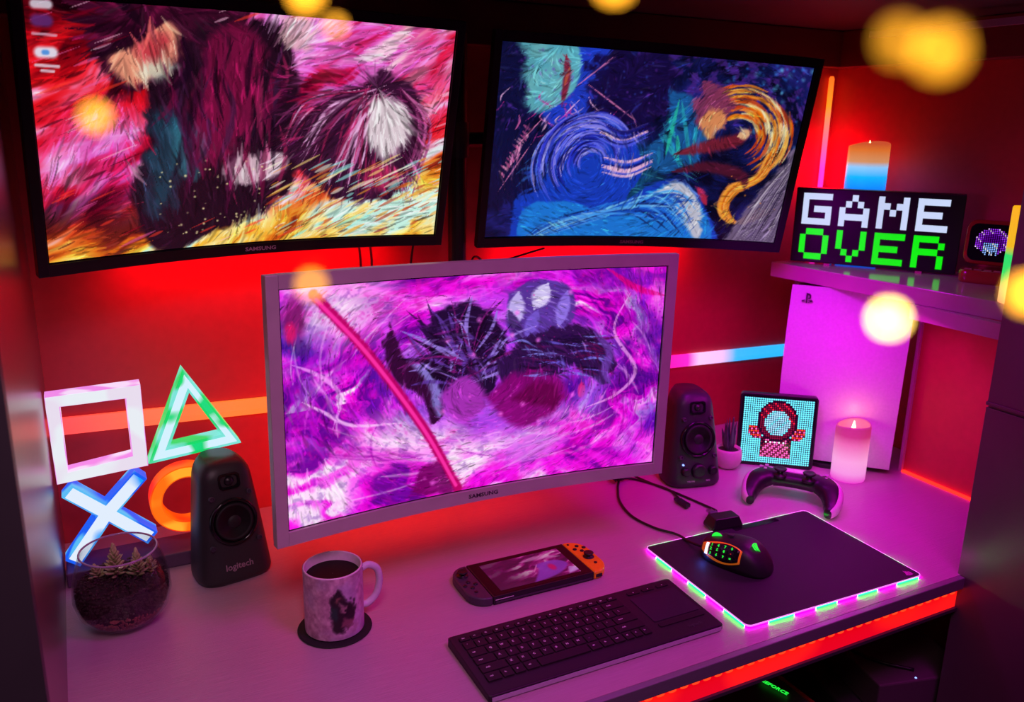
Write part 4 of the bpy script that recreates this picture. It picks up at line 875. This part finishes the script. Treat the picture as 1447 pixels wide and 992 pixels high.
sail = [[(-.5, -.45), (-.1, -.5), (.12, .1), (-.05, .55), (-.2, .0)], [(-.02, -.5), (.2, -.52), (.3, .05), (.16, .42)], [(.28, -.5), (.55, -.45), (.62, -.05), (.42, .28)], [(-.5, -.45), (.0, -.52), (.7, -.46), (.3, -.62), (-.1, -.64)]]
def sails(sc): 
    bm = bmesh.new()
    for q_ in sail: prism([(x * sc, y * sc) for x, y in q_], 0, 0.0002, bm)
    return bm
obj('emblem', tf(sails(0.013), T(PW / 2 - 0.018, -PD / 2 + 0.014, 0.0051)), mat('magenta_print', (0.6, 0.1, 0.5), 0.4), t)
obj('glossy_strip', prism(rrect(0.10, 0.012, 0.002), 0.0049, 0.0053), BLACKG, t).location = (0.052, PD / 2 - 0.009, 0)
# ---- usb box of the pad
t = thing('usb_hub', 'small black wedge-shaped usb hub at the back left corner of the mouse pad', 'usb hub', (0.977, 1.052, 0), -0.12)
rs = [[(x * e, y * e2, z) for x, y in rrect(0.062, 0.034, 0.003, 3)] for e, e2, z in ((1.0, 1.0, 0.0053), (1.0, 1.0, 0.009), (0.80, 0.78, 0.024), (0.77, 0.72, 0.0248))]
obj('box', rings(rs), BLACK, t)
obj('foot', B(-0.022, 0.022, -0.010, 0.010, 0.0, 0.0053), BLACK, t) if False else None
obj('plug', B(-0.008, 0.008, 0.013, 0.036, 0.010, 0.0165), mat('purple_grey_plug', (0.10, 0.08, 0.14), 0.35), t, bevel=0.001)
obj('plug_tip', B(-0.006, 0.006, 0.034, 0.046, 0.0115, 0.0155), mat('plug_metal', (0.4, 0.4, 0.45), 0.3, 0.9), t)
t.location.z = -0.0003
tag(obj('cable_plug', rings([[(0.967 + dx * w_, 1.150 + 0.022 * f + 0, 0.004 + (hh + 0.5) * 0.007 * s_) for dx, hh in ((-.004, -.5), (.004, -.5), (.004, .5), (-.004, .5))] for f, w_, s_ in ((-.6, 1.3, 1), (.6, 1.3, 1), (1.2, .7, .6))]), BLACK), 'small black cable connector lying behind the usb hub', 'plug')
for pts, r_, lb in (
    ([(0.917, 1.292, 0.004), (0.895, 1.262, 0.003), (0.868, 1.215, 0.0028), (0.853, 1.155, 0.0028), (0.862, 1.100, 0.0028), (0.880, 1.060, 0.0045), (0.878, 1.026, 0.0085), (0.877, 1.006, 0.012), (0.8815, 0.988, 0.014)], 0.0023, 'black mouse cable looping left from the cable bundle to the mouse'),
    ([(0.920, 1.300, 0.006), (0.955, 1.290, 0.003), (0.985, 1.225, 0.0028), (0.979, 1.185, 0.004), (0.969, 1.166, 0.0075)], 0.0022, 'black cable curving from the bundle to the loose connector'),
    ([(0.945, 1.335, 0.010), (0.972, 1.262, 0.003), (0.990, 1.200, 0.0028), (1.004, 1.135, 0.0028), (1.004, 1.105, 0.006), (0.992, 1.088, 0.013)], 0.0022, 'black cable running from behind the monitor to the usb hub')):
    tag(obj('cable', tube(pts, r_, 8, 10), CABLE, smooth=True), lb, 'cable')
bm = bmesh.new()
for k in range(7):
    c = Vector((0.918 + random.uniform(-.006, .006), 1.300 + random.uniform(-.006, .006), 0.013)); rr = 0.011 + 0.001 * k; ax = random.uniform(0, PI)
    tube([tuple(c + Vector((rr * math.cos(a) * math.cos(ax), rr * math.cos(a) * math.sin(ax), abs(rr * 0.9 * math.sin(a)) * (1 if math.sin(a) > 0 else -0.6) + 0.001))) for a in [2 * PI * j / 12 for j in range(13)]], 0.0018, 6, 1, bm)
tag(obj('cable_bundle', bm, CABLE, smooth=True), 'small knot of coiled black cable under the right corner of the silver monitor', 'cable')

# ================================================================ MOUSE
md = math.atan2(0.93, -0.37)   # heading of the nose
t = thing('gaming_mouse', 'black gaming mouse with an orange framed side keypad on the mouse pad', 'mouse', (0.9050, 0.937, 0.0051), md - PI / 2)
ML, MW, MH = 0.060, 0.037, 0.045
def mouse_pt(a, b):
    """a along (-1 rear..1 nose), b around the arch (0 left foot .. PI right foot)"""
    wy = MW * (0.99 - 0.30 * max(0, a) ** 2.0 * 0.7 - 0.10 * (1 - abs(a + .2)) * 0) * math.sqrt(max(0.0, 1 - abs(a) ** 3.4)) ** 0.75
    hz = MH * (1 - 0.42 * ((a + 0.22) / 1.22) ** 2 if a > -.22 else 1 - 0.9 * ((a + .22) / .78) ** 2 * 0.85) 
    if abs(a) > .9: hz *= 1 - ((abs(a) - .9) / .1) ** 2 * 0.4
    c, s_ = math.cos(b), math.sin(b); x = -wy * math.copysign(abs(c) ** 0.62, c); z = hz * abs(s_) ** 0.70
    return (x * (1 - 0.10 * (1 - z / MH)), a * ML, z)
na, nb = 36, 28
rs = [[mouse_pt(-0.999 + 1.998 * i / na, PI * j / nb) for j in range(nb + 1)] for i in range(na + 1)]
obj('shell', rings(rs), mat('matt_black_shell', (0.018, 0.014, 0.020), 0.45), t, smooth=True)
def side_patch(a0, a1, b0, b1, off, n=8, shape=None):
    rs = []
    for i in range(n + 1):
        a = a0 + (a1 - a0) * i / n; lo, hi = (b0, b1) if shape is None else shape(i / n, b0, b1); r = []
        for j in range(7):
            q_ = Vector(mouse_pt(a, lo + (hi - lo) * j / 6)); r.append((q_.x - off, q_.y, q_.z + off * .35))
        rs.append(r)
    return rings(rs, closed=False, cap0=False, cap1=False)
def shp(f, lo, hi):
    k = math.sin(PI * min(1, max(0, f * .86 + .09))) ** .38; mid = (lo + hi) / 2; return mid + (lo - mid) * k, mid + (hi - mid) * k
def solid(o, th):
    m_ = o.modifiers.new('thick', 'SOLIDIFY'); m_.thickness = th; m_.offset = 0; return o
mo = mat('orange_trim', (0.85, 0.20, 0.02), 0.35, emit=(1, .2, 0.01), strength=0.25)
solid(obj('keypad_frame', side_patch(-0.36, 0.84, 0.10, 1.12, 0.0010, 12, shp), mo, t, smooth=True), 0.0012)
solid(obj('keypad_panel', side_patch(-0.31, 0.60, 0.17, 1.05, 0.0018, 12, shp), BLACKG, t, smooth=True), 0.0012)
for i in range(4):
    for j in range(3):
        a = 0.50 - 0.20 * i; b = 0.88 - 0.25 * j; q0 = Vector(mouse_pt(a, b))
        solid(obj('side_key', side_patch(a - 0.075, a + 0.075, b - 0.095, b + 0.095, 0.0030, 3), BLACK, t), 0.0010)
        n_ = obj('key_number', text_mesh(str(i * 3 + j + 1) if i * 3 + j < 9 else '0-='[i * 3 + j - 9], 0.0062, 0.0001, bold=0.0002, res=1), None, t)
        n_.data.materials.clear(); n_.data.materials.append(REDL if (i, j) == (3, 1) else GREENL)
        n_.matrix_local = T(q0.x - 0.0042, q0.y, q0.z + 0.0014) @ Matrix.Rotation(-PI / 2, 4, 'Z') @ Matrix.Rotation(PI / 2 - 0.45, 4, 'X')
solid(obj('side_light', side_patch(0.62, 0.70, 0.25, 0.95, 0.0024, 3), WHITEL, t), 0.001)
obj('scroll_wheel', tf(cyl((-0.003, 0, 0), 0.010, 0.006, 'x', 20), T(0, 0.034, 0.0325)), mat('wheel_rubber', (0.02, 0.03, 0.02), 0.4), t)
obj('wheel_light', tf(cyl((-0.0034, 0, 0), 0.0104, 0.0012, 'x', 20), T(0, 0.034, 0.0325)), GREENL, t)
obj('top_button', tf(prism(rrect(0.007, 0.012, 0.002), 0, 0.002), T(0, 0.012, 0.0445) @ Matrix.Rotation(-0.12, 4, 'X')), GREY, t)
obj('emblem', tf(sails(0.014), T(-0.003, -0.0345, 0.0400) @ Matrix.Rotation(0.72, 4, 'X') @ Matrix.Rotation(PI, 4, 'Z')), GREENL, t)
point('mouse_glow', (0.858, 0.964, 0.014), 0.003, (0.05, 0.15, 1.0), 0.010)

# ================================================================ GAME PAD (controller)
gc = (1.178, 1.087, 0.0)
t = thing('game_controller', 'white and black game controller with two thumbsticks behind the mouse pad', 'game controller', gc, math.atan2(-0.78, 0.62))
# centre line from the left grip tip over the body to the right grip tip; section half sizes (in plan, in height)
cl = [((-0.0690, -0.066, 0.0120), .0075, .0085), ((-0.0735, -0.052, 0.0170), .0140, .0135), ((-0.0735, -0.030, 0.0240), .0185, .0165), ((-0.0675, -0.008, 0.0305), .0225, .0175),
      ((-0.0500, 0.012, 0.0340), .0255, .0170), ((-0.0260, 0.016, 0.0350), .0245, .0150), ((0, 0.017, 0.0350), .0240, .0145)]
cl = cl + [((-p_[0], p_[1], p_[2]), a, b) for p_, a, b in cl[-2::-1]]
P = smoothpath([c[0] for c in cl], 6); A_ = np.interp(np.linspace(0, len(cl) - 1, len(P)), range(len(cl)), [c[1] for c in cl]); B_ = np.interp(np.linspace(0, len(cl) - 1, len(P)), range(len(cl)), [c[2] for c in cl])
rs = []; NS = 28
for i, q_ in enumerate(P):
    tn = (P[min(i + 1, len(P) - 1)] - P[max(i - 1, 0)]); tn.z = 0; tn.normalize(); out_ = Vector((-tn.y, tn.x, 0))
    rs.append([tuple(q_ + out_ * A_[i] * math.copysign(abs(math.cos(2 * PI * k / NS)) ** .85, math.cos(2 * PI * k / NS)) + Vector((0, 0, 1)) * B_[i] * math.copysign(abs(math.sin(2 * PI * k / NS)) ** .8, math.sin(2 * PI * k / NS))) for k in range(NS)])
def part_rings(ks, i0=0, i1=None):
    bm = bmesh.new(); R = [[bm.verts.new(rs[i][k % NS]) for k in ks] for i in range(i0, (i1 or len(rs)))]
    for a, b in zip(R, R[1:]):
        for j in range(len(ks) - 1): bm.faces.new((a[j], a[j + 1], b[j + 1], b[j]))
    return bm
PADW = mat('white_controller_shell', (0.75, 0.62, 0.72), 0.33)
# outer wings are white, the inner band and the middle are black
for nm, i0, i1 in (('left_wing', 0, 28), ('right_wing', len(rs) - 28, len(rs))):
    bm = part_rings(list(range(-12, 6)) , i0, i1); 
    o = obj(nm, bm, PADW, t, smooth=True)
obj('body', rings([[tuple(Vector(v_) * 1.0 + (Vector(q_) - Vector(v_)) * 0.02) for v_ in r] for r, q_ in zip(rs, P)]), BLACK, t, smooth=True)
obj('touchpad', tf(rings([[(x * e, y * e, z) for x, y in ((-.026, .013), (.026, .013), (.020, -.012), (-.020, -.012))] for e, z in ((1, -0.003), (1, 0.0012), (.95, 0.002))]), T(0, 0.024, 0.0482) @ Matrix.Rotation(-0.12, 4, 'X')), PADW, t, bevel=0.001)
obj('light_bar', tf(prism([(-.0275, .0135), (-.0265, .0135), (-.0205, -.0125), (-.0215, -.0125)], -0.001, 0.0018), T(0, 0.024, 0.0482)), mat('blue_light_bar', (.05, .1, .3), .3, emit=(.05, .35, 1), strength=1.5), t)
obj('light_bar', tf(prism([(.0275, .0135), (.0265, .0135), (.0205, -.0125), (.0215, -.0125)], -0.001, 0.0018), T(0, 0.024, 0.0482)), mat('blue_light_bar_right', (.05, .1, .3), .3, emit=(.05, .35, 1), strength=1.5), t)
for sx in (-1, 1):
    obj('thumbstick', lathe([(0.0130, -0.004), (0.0125, 0.001), (0.0060, 0.0025), (0.0055, 0.009), (0.0115, 0.0105), (0.0120, 0.0130), (0.0105, 0.0142), (0.0065, 0.0130), (0.0003, 0.0128)], 28, (sx * 0.0265, 0.000, 0.0465)), BLACK, t, smooth=True)
    obj('trigger', tf(rings([[(x * e, y, z * e) for x, z in rrect(0.030, 0.020, 0.006)] for y, e in ((-0.004, 1), (0.010, .95), (0.014, .7))]), T(sx * 0.052, 0.033, 0.030)), BLACK, t, smooth=True)
for dx, dy in ((0, .0085), (0, -.0085), (.0085, 0), (-.0085, 0)):
    obj('face_button', lathe([(0.0042, -.002), (0.0042, .0018), (0.0034, .0026), (0.0002, .0028)], 16, (0.0555 + dx, 0.022 + dy, 0.0482 - abs(0.0555 + dx - .05) * .12)), mat('clear_button', (0.5, 0.4, 0.5), 0.15), t, smooth=True)
    obj('direction_pad', tf(prism([(-.0032, -.004), (.0032, -.004), (.0032, .002), (0, .0045), (-.0032, .002)], -.002, .0024), T(-0.0555 + dx, 0.022 + dy, 0.0480) @ Matrix.Rotation(math.atan2(-dy, -dx) - PI / 2, 4, 'Z')), mat('grey_direction_button', (0.45, 0.38, 0.45), 0.25), t)

# ================================================================ PIXEL PICTURE FRAME
a = math.atan2(1.176 - 1.273, 1.322 - 1.203)
t = thing('pixel_display', 'square pixel picture display with a cyan ground leaning before the white console', 'display', (1.2625, 1.2245, 0), (-0.07, 0, a))
S_ = 0.156
obj('frame', prism_y(rrect(S_, S_, 0.008, 4, 0, S_ / 2), 0.0, 0.018), BLACK, t, bevel=0.0015)
obj('front_panel', prism_y(rrect(S_ - .008, S_ - .008, 0.005, 4, 0, S_ / 2), -0.0006, 0.001), BLACKG, t)
N_ = 32; bm = bmesh.new(); cl_ = bm.loops.layers.float_color.new('Col'); pitch = (S_ - .016) / N_
CY, MR, PK, RD, OR, PL, WH, DK = [hexc(*c) for c in ((105, 225, 248), (110, 10, 40), (240, 90, 170), (225, 20, 50), (240, 80, 20), (150, 205, 240), (240, 245, 255), (16, 4, 14))]
rg = random.Random(2)
def pixcol(i, j):
    x, y = i - 15.5, j - 15.5
    e1 = (x / 9.2) ** 2 + ((y + 5) / 10.2) ** 2; e2 = (x / 5.8) ** 2 + ((y + 4) / 6.3) ** 2
    if e2 < 1: return PL if (i + j) % 5 else CY
    if e1 < 1 and y < 6: return DK if e1 > .82 else (RD if (i * 3 + j) % 4 == 0 and y < -4 else MR)
    if -2 < y < 4 and abs(x) < 13 and abs(x) > 7 and (abs(x) + abs(y)) < 15: return (OR, MR, RD, PK)[(i * 2 + j) % 4]
    if 3 <= y < 13 and abs(x) < 4 + (y - 3) * .35: return WH if (j == 21 and i % 2) else (PK if (i + j) % 3 else MR)
    if 3 <= y < 12 and abs(x) < 7: return DK if (i + j) % 2 else MR
    return CY
def dot(bm, layer, cx, cz, r, col, y=-0.0012):
    vs = [bm.verts.new((cx + r * math.cos(PI / 4 + PI / 2 * k + (PI / 8)), y, cz + r * math.sin(PI / 4 + PI / 2 * k + PI / 8))) for k in range(4)] if False else [bm.verts.new((cx + r * math.cos(PI / 3 * k), y, cz + r * math.sin(PI / 3 * k))) for k in range(6)]
    f = bm.faces.new(vs)
    for l in f.loops: l[layer] = (*col, 1)
for i in range(N_):
    for j in range(N_):
        c = pixcol(i, j)
        if c is DK: c = (0.02, 0.0, 0.012)
        dot(bm, cl_, (i - 15.5) * pitch, S_ / 2 - (j - 15.5) * pitch, pitch * .43, c)
o = obj('pixel_lights', bm, attr_emit('pixel_dots', 1.8), t); o['kind'] = 'stuff'

# ================================================================ POTTED ALOE
t = thing('potted_plant', 'small spiky plant in a round pink-grey pot beside the right speaker', 'plant', (1.174, 1.268, 0))
obj('pot', lathe([(0.0003, 0), (0.017, 0), (0.0235, 0.006), (0.0285, 0.017), (0.0295, 0.028), (0.0275, 0.039), (0.0255, 0.0430), (0.0240, 0.0430), (0.0240, 0.038), (0.0003, 0.037)], 40, cap0=False, cap1=False), CERAMIC, t, smooth=True)
obj('potting_soil', lathe([(0.0003, 0.0395), (0.015, 0.039), (0.0238, 0.0375)], 24, cap0=False, cap1=False), SOIL, t)
random.seed(21)
for k in range(15):
    a_ = k * 2.4 + random.uniform(-.2, .2); ln = random.uniform(.058, .082) * (1 if k < 9 else .65); ou = 0.10 + 0.045 * k / 2.2
    pts = [(0.004 * math.cos(a_), 0.004 * math.sin(a_), 0.036), (ln * .28 * ou * math.cos(a_) + .005 * math.cos(a_), ln * .28 * ou * math.sin(a_) + .005 * math.sin(a_), 0.036 + ln * .35), (ln * ou * .75 * math.cos(a_), ln * ou * .75 * math.sin(a_), 0.036 + ln * .72), (ln * ou * 1.0 * math.cos(a_) * .9, ln * ou * math.sin(a_) * .9, 0.036 + ln * (1 if ou < .35 else .92))]
    obj('leaf', tube(pts, 0.0050, 7, 5, taper=lambda f: max(.06, (1 - f) ** .7 * (.55 + .9 * min(f, .25) / .25 * .5))), LEAFD, t, smooth=True)

# ================================================================ CANDLES
def candle(label, loc, r, h, mat_body, flame_s, tilt=0):
    t = thing('led_candle', label, 'candle', loc, tilt)
    n = 48; rs = []
    lip = lambda a: 0.0035 * math.sin(a + 2.1) + 0.0022 * math.sin(2 * a + .5)
    for rr, z, k in ((0.0005, 0, 0), (r * .97, 0, 0), (r, .003, 0), (r, h * .5, 0), (r, h * .8, .3), (r, h - .004, 1), (r - .001, h - .001, 1), (r - .003, h, 1), (r - .0045, h - .003, 1), (r - .006, h - .016, .5), (r - .014, h - .023, 0), (.005, h - .0255, 0), (.0005, h - .0255, 0)):
        rs.append([(rr * math.cos(2 * PI * i / n), rr * math.sin(2 * PI * i / n), z + k * lip(2 * PI * i / n)) for i in range(n)])
    obj('wax_body', rings(rs, False, False), mat_body, t, smooth=True)
    obj('wick', cyl((0, 0, h - .026), .0012, .008, 'z', 8), BLACK, t)
    obj('flame', lathe([(0.0004, 0), (0.0028, .003), (0.0042, .009), (0.0034, .016), (0.0015, .023), (0.0003, .027)], 16, (0, 0, h - .021)), mat('warm_flame', (1, .7, .4), .4, emit=(1, .72, .30), strength=flame_s), t, smooth=True)
    return t
mc1 = ramp_emit('glowing_pink_wax', 2, [(0, (0.85, 0.03, 0.62)), (0.02, (0.95, 0.35, 0.80)), (0.045, (1.0, 0.42, 0.78)), (0.080, (0.85, 0.16, 0.42)), (0.098, (0.55, 0.03, 0.14)), (0.119, (0.45, 0.02, 0.10))], 0.85, 0.5, (0.2, 0.15, 0.18))
candle('pink glowing flameless candle on the desk before the white console', (1.362, 1.118, 0), 0.0335, 0.117, mc1, 6)
point('candle_light', (1.362, 1.118, 0.125), 0.006, (1, 0.35, 0.15), 0.06)
mc2 = ramp_emit('orange_blue_wax', 2, [(0.0, (0.0, 0.1, 0.9)), (0.155, (0.0, 0.18, 0.9)), (0.180, (0.0, 0.35, 0.95)), (0.200, (0.2, 0.45, 0.75)), (0.211, (0.50, 0.22, 0.10)), (0.235, (0.55, 0.13, 0.02)), (0.249, (0.45, 0.06, 0.02))], 1.35, 0.5, (0.08, 0.08, 0.08))
candle('orange and blue flameless candle standing on the shelf behind the word sign', (1.522, 1.300, SZ), 0.0415, 0.249, mc2, 4)

# ================================================================ WORD SIGN
sa = math.atan2(1.075 - 1.330, 1.537 - 1.357)
t = thing('word_sign', 'black light box sign with white and green pixel letters on the shelf', 'sign', (1.357, 1.330, SZ), sa)
SW, SH = 0.316, 0.158
obj('box', B(0, SW, 0.0, 0.034, 0.004, SH), BLACK, t, bevel=0.002)
for fx in (0.075, 0.25): obj('foot', B(fx - .006, fx + .006, -0.004, 0.030, 0.0, 0.0042), mat('clear_foot', (.6, .1, .3), .2), t)
F5 = {'G': ['11111', '10000', '10111', '10001', '11111'], 'A': ['00100', '01010', '10001', '11111', '10001'], 'M': ['10001', '11011', '10101', '10001', '10001'], 'E': ['11111', '10000', '11110', '10000', '11111'],
      'O': ['01110', '10001', '10001', '10001', '01110'], 'V': ['10001', '10001', '10001', '01010', '00100'], 'R': ['11110', '10001', '11110', '10010', '10001']}
F5['E'] = ['11111', '10000', '11110', '10000', '11111']; F5['R'] = ['11110', '10001', '11110', '10001', '10001']
MWh = mat('white_letter_light', (.03, .03, .03), .4, emit=(0.62, 0.72, 1.0), strength=0.95); MGr = mat('green_letter_light', (.01, .04, .01), .4, emit=(0.0, 0.85, 0.0), strength=1.0)
cw, lw_ = 0.01175, 0.0137
for word, z0, m_, in (('GAME', 0.0835, MWh), ('OVER', 0.0110, MGr)):
    for li, ch in enumerate(word):
        bm = bmesh.new(); xx = 0.0155 + li * 0.0725; rowsL = F5[ch]
        for r_, line in enumerate(rowsL):
            for c_, v in enumerate(line):
                if v == '1': B(xx + c_ * cw * .97, xx + (c_ + 1) * cw * .97, -0.0012, 0.001, z0 + (4 - r_) * 0.0128, z0 + (5 - r_) * 0.0128, bm)
        o = obj('letter', bm, m_, t); 

# ================================================================ TINY RETRO COMPUTER
t = thing('mini_computer', 'tiny red retro computer speaker with a purple dot screen on the shelf', 'speaker', (1.540, 1.008, SZ), -1.12)
obj('base', rings([[(x * e, y * e - .002, z) for x, y in rrect(0.090, 0.074, 0.018, 6)] for e, z in ((.95, 0), (1.0, .004), (1.0, .020), (.96, .0235), (.90, .0245))]), RUST, t, smooth=True)
o = obj('monitor', tf(rings([[(x * e, y, z * e + .049) for x, z in rrect(0.094, 0.084, 0.018, 6)] for y, e in ((-.004, .96), (-.001, 1.0), (.020, .98), (.034, .80), (.036, .70))]), T(0, .006, .024) @ Matrix.Rotation(-0.10, 4, 'X')), RUST, t, smooth=True)
obj('screen_glass', tf(prism_y(rrect(0.080, 0.070, 0.014, 6, 0, .049), -.0055, -.003), T(0, .006, .024) @ Matrix.Rotation(-0.10, 4, 'X')), BLACKG, o)
bm = bmesh.new(); cl_ = bm.loops.layers.float_color.new('Col')
for i in range(16):
    for j in range(16):
        x, y = i - 7.5, j - 7.5; d = math.hypot(x, y)
        if d > 8.0 - (y > 4) * 1.0 or (y > 5 and i % 3 == 0): continue
        c = (0.25, 0.02, 0.7) if (i * 7 + j * 3) % 5 else (0.8, 0.5, 1.0)
        if y > 0 and abs(x + .5) < 4: c = (0.25, 0.45, 1.0) if (i * 5 + j) % 6 else (0.9, 0.9, 1)
        elif d < 5: c = (0.10, 0.0, 0.30)
        dot(bm, cl_, x * .0036, .049 - y * .0034, .0013, c, -.0058)
dm = bm; o2 = obj('pixel_lights', tf(dm, T(0, .006, .024) @ Matrix.Rotation(-0.10, 4, 'X')), attr_emit('purple_dots', 1.3), o); o2['kind'] = 'stuff'
for k in range(4):
    obj('key', tf(rings([[(x, y, z) for x, y in rrect(.0135 - e, .009 - e, .0015, 2)] for e, z in ((0, 0), (0, .003), (.002, .004))]), T(-.029 + .0165 * k, -.026, .0225)), mat('gloss_key', (.35, .12, .12), .1, coat=1), t)
obj('knob', lathe([(.005, 0), (.005, .005), (.0003, .006)], 20, (.034, -.024, .0235)), mat('brass_knob', (.5, .35, .1), .25, .9), t, smooth=True)

# ---------------------------------------------------------------- rainbow night light at the shelf's near end
t = thing('night_light', 'upright yellow and green glowing lamp at the near end of the shelf', 'lamp', (1.392, 0.852, SZ), -0.5)
obj('glow_body', rings([[(x, y, z) for x, y in rrect(.052 * e, .030 * e, .006, 4)] for e, z in ((.96, 0), (1, .003), (1, .158), (.95, .1605))]), ramp_emit('rainbow_body', 2, [(0, (.9, .35, .15)), (.020, (.8, .6, .2)), (.045, (.0, .8, .12)), (.080, (.0, .75, .15)), (.095, (.9, .5, 0)), (.143, (1, .45, 0))], 0.95), t)

# ================================================================ WHITE GAME CONSOLE
ux, uy = -0.66, 0.75; ua = math.atan2(-uy, -ux)
t = thing('game_console', 'tall white upright game console under the shelf with a black middle', 'game console', (1.448, 1.089, 0), math.atan2(-0.75, 0.66))
# local: +x runs from the far (left) end to the near right corner at x=0; y goes away from the camera
PSW = mat('white_console_plate', (0.72, 0.66, 0.74), 0.38)
def plate(y0, y1, bulge):
    rs = []; n = 16
    for i in range(n + 1):
        f = i / n; z = 0.012 + (0.381 - 0.012) * f; xr = 0.0 + 0.006 * f; xl = -0.226 - 0.004 * math.sin(PI * f)
        r = []
        for k in range(13):
            g = k / 12; x = xl + (xr - xl) * g; b = bulge * math.sin(PI * g) * (0.6 + .4 * math.sin(PI * f)); r.append((x, y0 - b, z))
        for k in range(12, -1, -1):
            g = k / 12; x = xl + (xr - xl) * g; b = bulge * math.sin(PI * g) * (0.6 + .4 * math.sin(PI * f)); r.append((x, y1 - b, z))
        rs.append(r)
    return rings(rs)
obj('side_plate', plate(0.0, 0.005, 0.004), PSW, t, smooth=False)
obj('side_plate', plate(0.086, 0.091, -0.004), PSW, t, smooth=False)
obj('core', B(-0.218, -0.006, 0.008, 0.084, 0.008, 0.372), BLACKG, t, bevel=0.004)
obj('foot', tf(lathe([(0.001, 0), (0.06, 0), (0.06, 0.008), (0.001, 0.008)], 36), T(-.125, .046, 0)), BLACK, t)
# maker's emblem: an upright letter P over a flat S
bm = prism_y([(-.003, -.010), (.0, -.011), (.0, .006), (.0035, .0045), (.0035, .0005), (.0012, .0), (.0012, -.0025), (.006, -.001), (.0065, .006), (.004, .009), (-.003, .0105)], 0, .0004)
prism_y([(-.0045, -.0035), (-.011, -.0055), (-.011, -.0085), (-.0045, -.0075), (-.0045, -.0060), (-.008, -.0065), (-.0045, -.0050)], 0, .0004, bm)
prism_y([(.0015, -.0050), (.008, -.0035), (.0105, -.0055), (.009, -.0080), (.0015, -.0100), (.0015, -.0085), (.0065, -.0068), (.0015, -.0065)], 0, .0004, bm)
obj('emblem', bm, MARKD, t).location = (-0.194, -0.0052, 0.357)

# ================================================================ UNDER THE DESK
t = thing('drive_box', 'flat dark metal box with a blue light lying under the desk at the right', 'device', (1.215, 0.845, -0.262), -0.25)
obj('case', B(-0.085, 0.095, -0.07, 0.10, 0, 0.06), mat('dark_metal_case', (0.16, 0.12, 0.13), 0.45, 0.3), t, bevel=0.003)
obj('power_light', cyl((-.012, -.064, .0595), .0018, .0012, 'z', 10), BLUEL, t)
t = thing('pc_tower', 'dark computer tower under the desk with green lettering on its top edge', 'computer', (0.90, 0.80, -0.74), 0.0)
obj('case', B(-0.10, 0.085, -0.04, 0.40, 0, 0.535), DARKP, t, bevel=0.004)
obj('edge_trim', B(0.080, 0.086, -0.04, 0.40, 0.535, 0.538), RUST, t)
lettering('GEFORCE', 0.0105, GREENL, t, T(0.052, 0.072, 0.5395) @ Matrix.Rotation(math.atan2(-.045, .012), 4, 'Z'), bold=0.0003, squash=1.1)
t = thing('subwoofer', 'dark box standing on the floor beneath the drive box', 'speaker', (1.215, 0.90, -0.74), -0.25)
obj('cabinet', B(-0.11, 0.12, -0.12, 0.13, 0, 0.4775), DARKP, t, bevel=0.006); obj('port', cyl((0, -0.121, 0.2), .05, .004, 'y', 30), BLACK, t)
tag(obj('cable', tube([(1.165, 0.93, -0.198), (1.150, 0.885, -0.198), (1.165, 0.840, -0.198), (1.20, 0.800, -0.199)], 0.003, 8), CABLE, smooth=True), 'thin dark cable lying across the drive box under the desk', 'cable')

# ================================================================ FAIRY LIGHTS strung close to the camera, far out of focus
t = thing('fairy_light_string', 'string of warm yellow fairy lights hanging just before the viewer, far out of focus', 'fairy lights')
def at(px, py, d):
    v = (RX * ((px - 723.5) / 1201.6) - UP * ((py - 496) / 1201.6) + FW); v.normalize(); return Vector((0, 0, 0.6885)) + v * d
FL = [(135, 165, .120, 1.00, 5), (432, -8, .110, 1.2, 6), (474, 36, .130, .8, 4), (440, 402, .110, .9, 5), (868, -22, .100, 1.3, 6), (1272, 58, .082, 1.2, 2.0), (1328, 72, .078, 1.4, 3.2), (1256, 450, .115, 1.6, 12), (1452, 415, .105, 1.3, 7)]
fcol = {}
pts = []
for px, py, d, rr, st_v in FL:
    c = at(px, py, d); pts.append(c)
    m_ = mat('fairy_bulb_glow', (.8, .5, .1), .4, emit=(1, .42, .02) if st_v < 10 else (1, .62, .12), strength=st_v)
    obj('bulb', tf(lathe([(0.0001, -.9), (.7, -.7), (1, 0), (.7, .7), (.0001, .9)], 10), T(*c) @ Matrix.Scale(rr * .0011, 4)), m_, t, smooth=True)
order = [0, 1, 2, 3, 4, 6, 5, 7, 8]
obj('wire', tube([tuple(pts[i] + Vector((0, 0, .0014))) for i in order], 0.00010, 4, 6), mat('copper_wire', (.4, .2, .08), .3, 1), t)
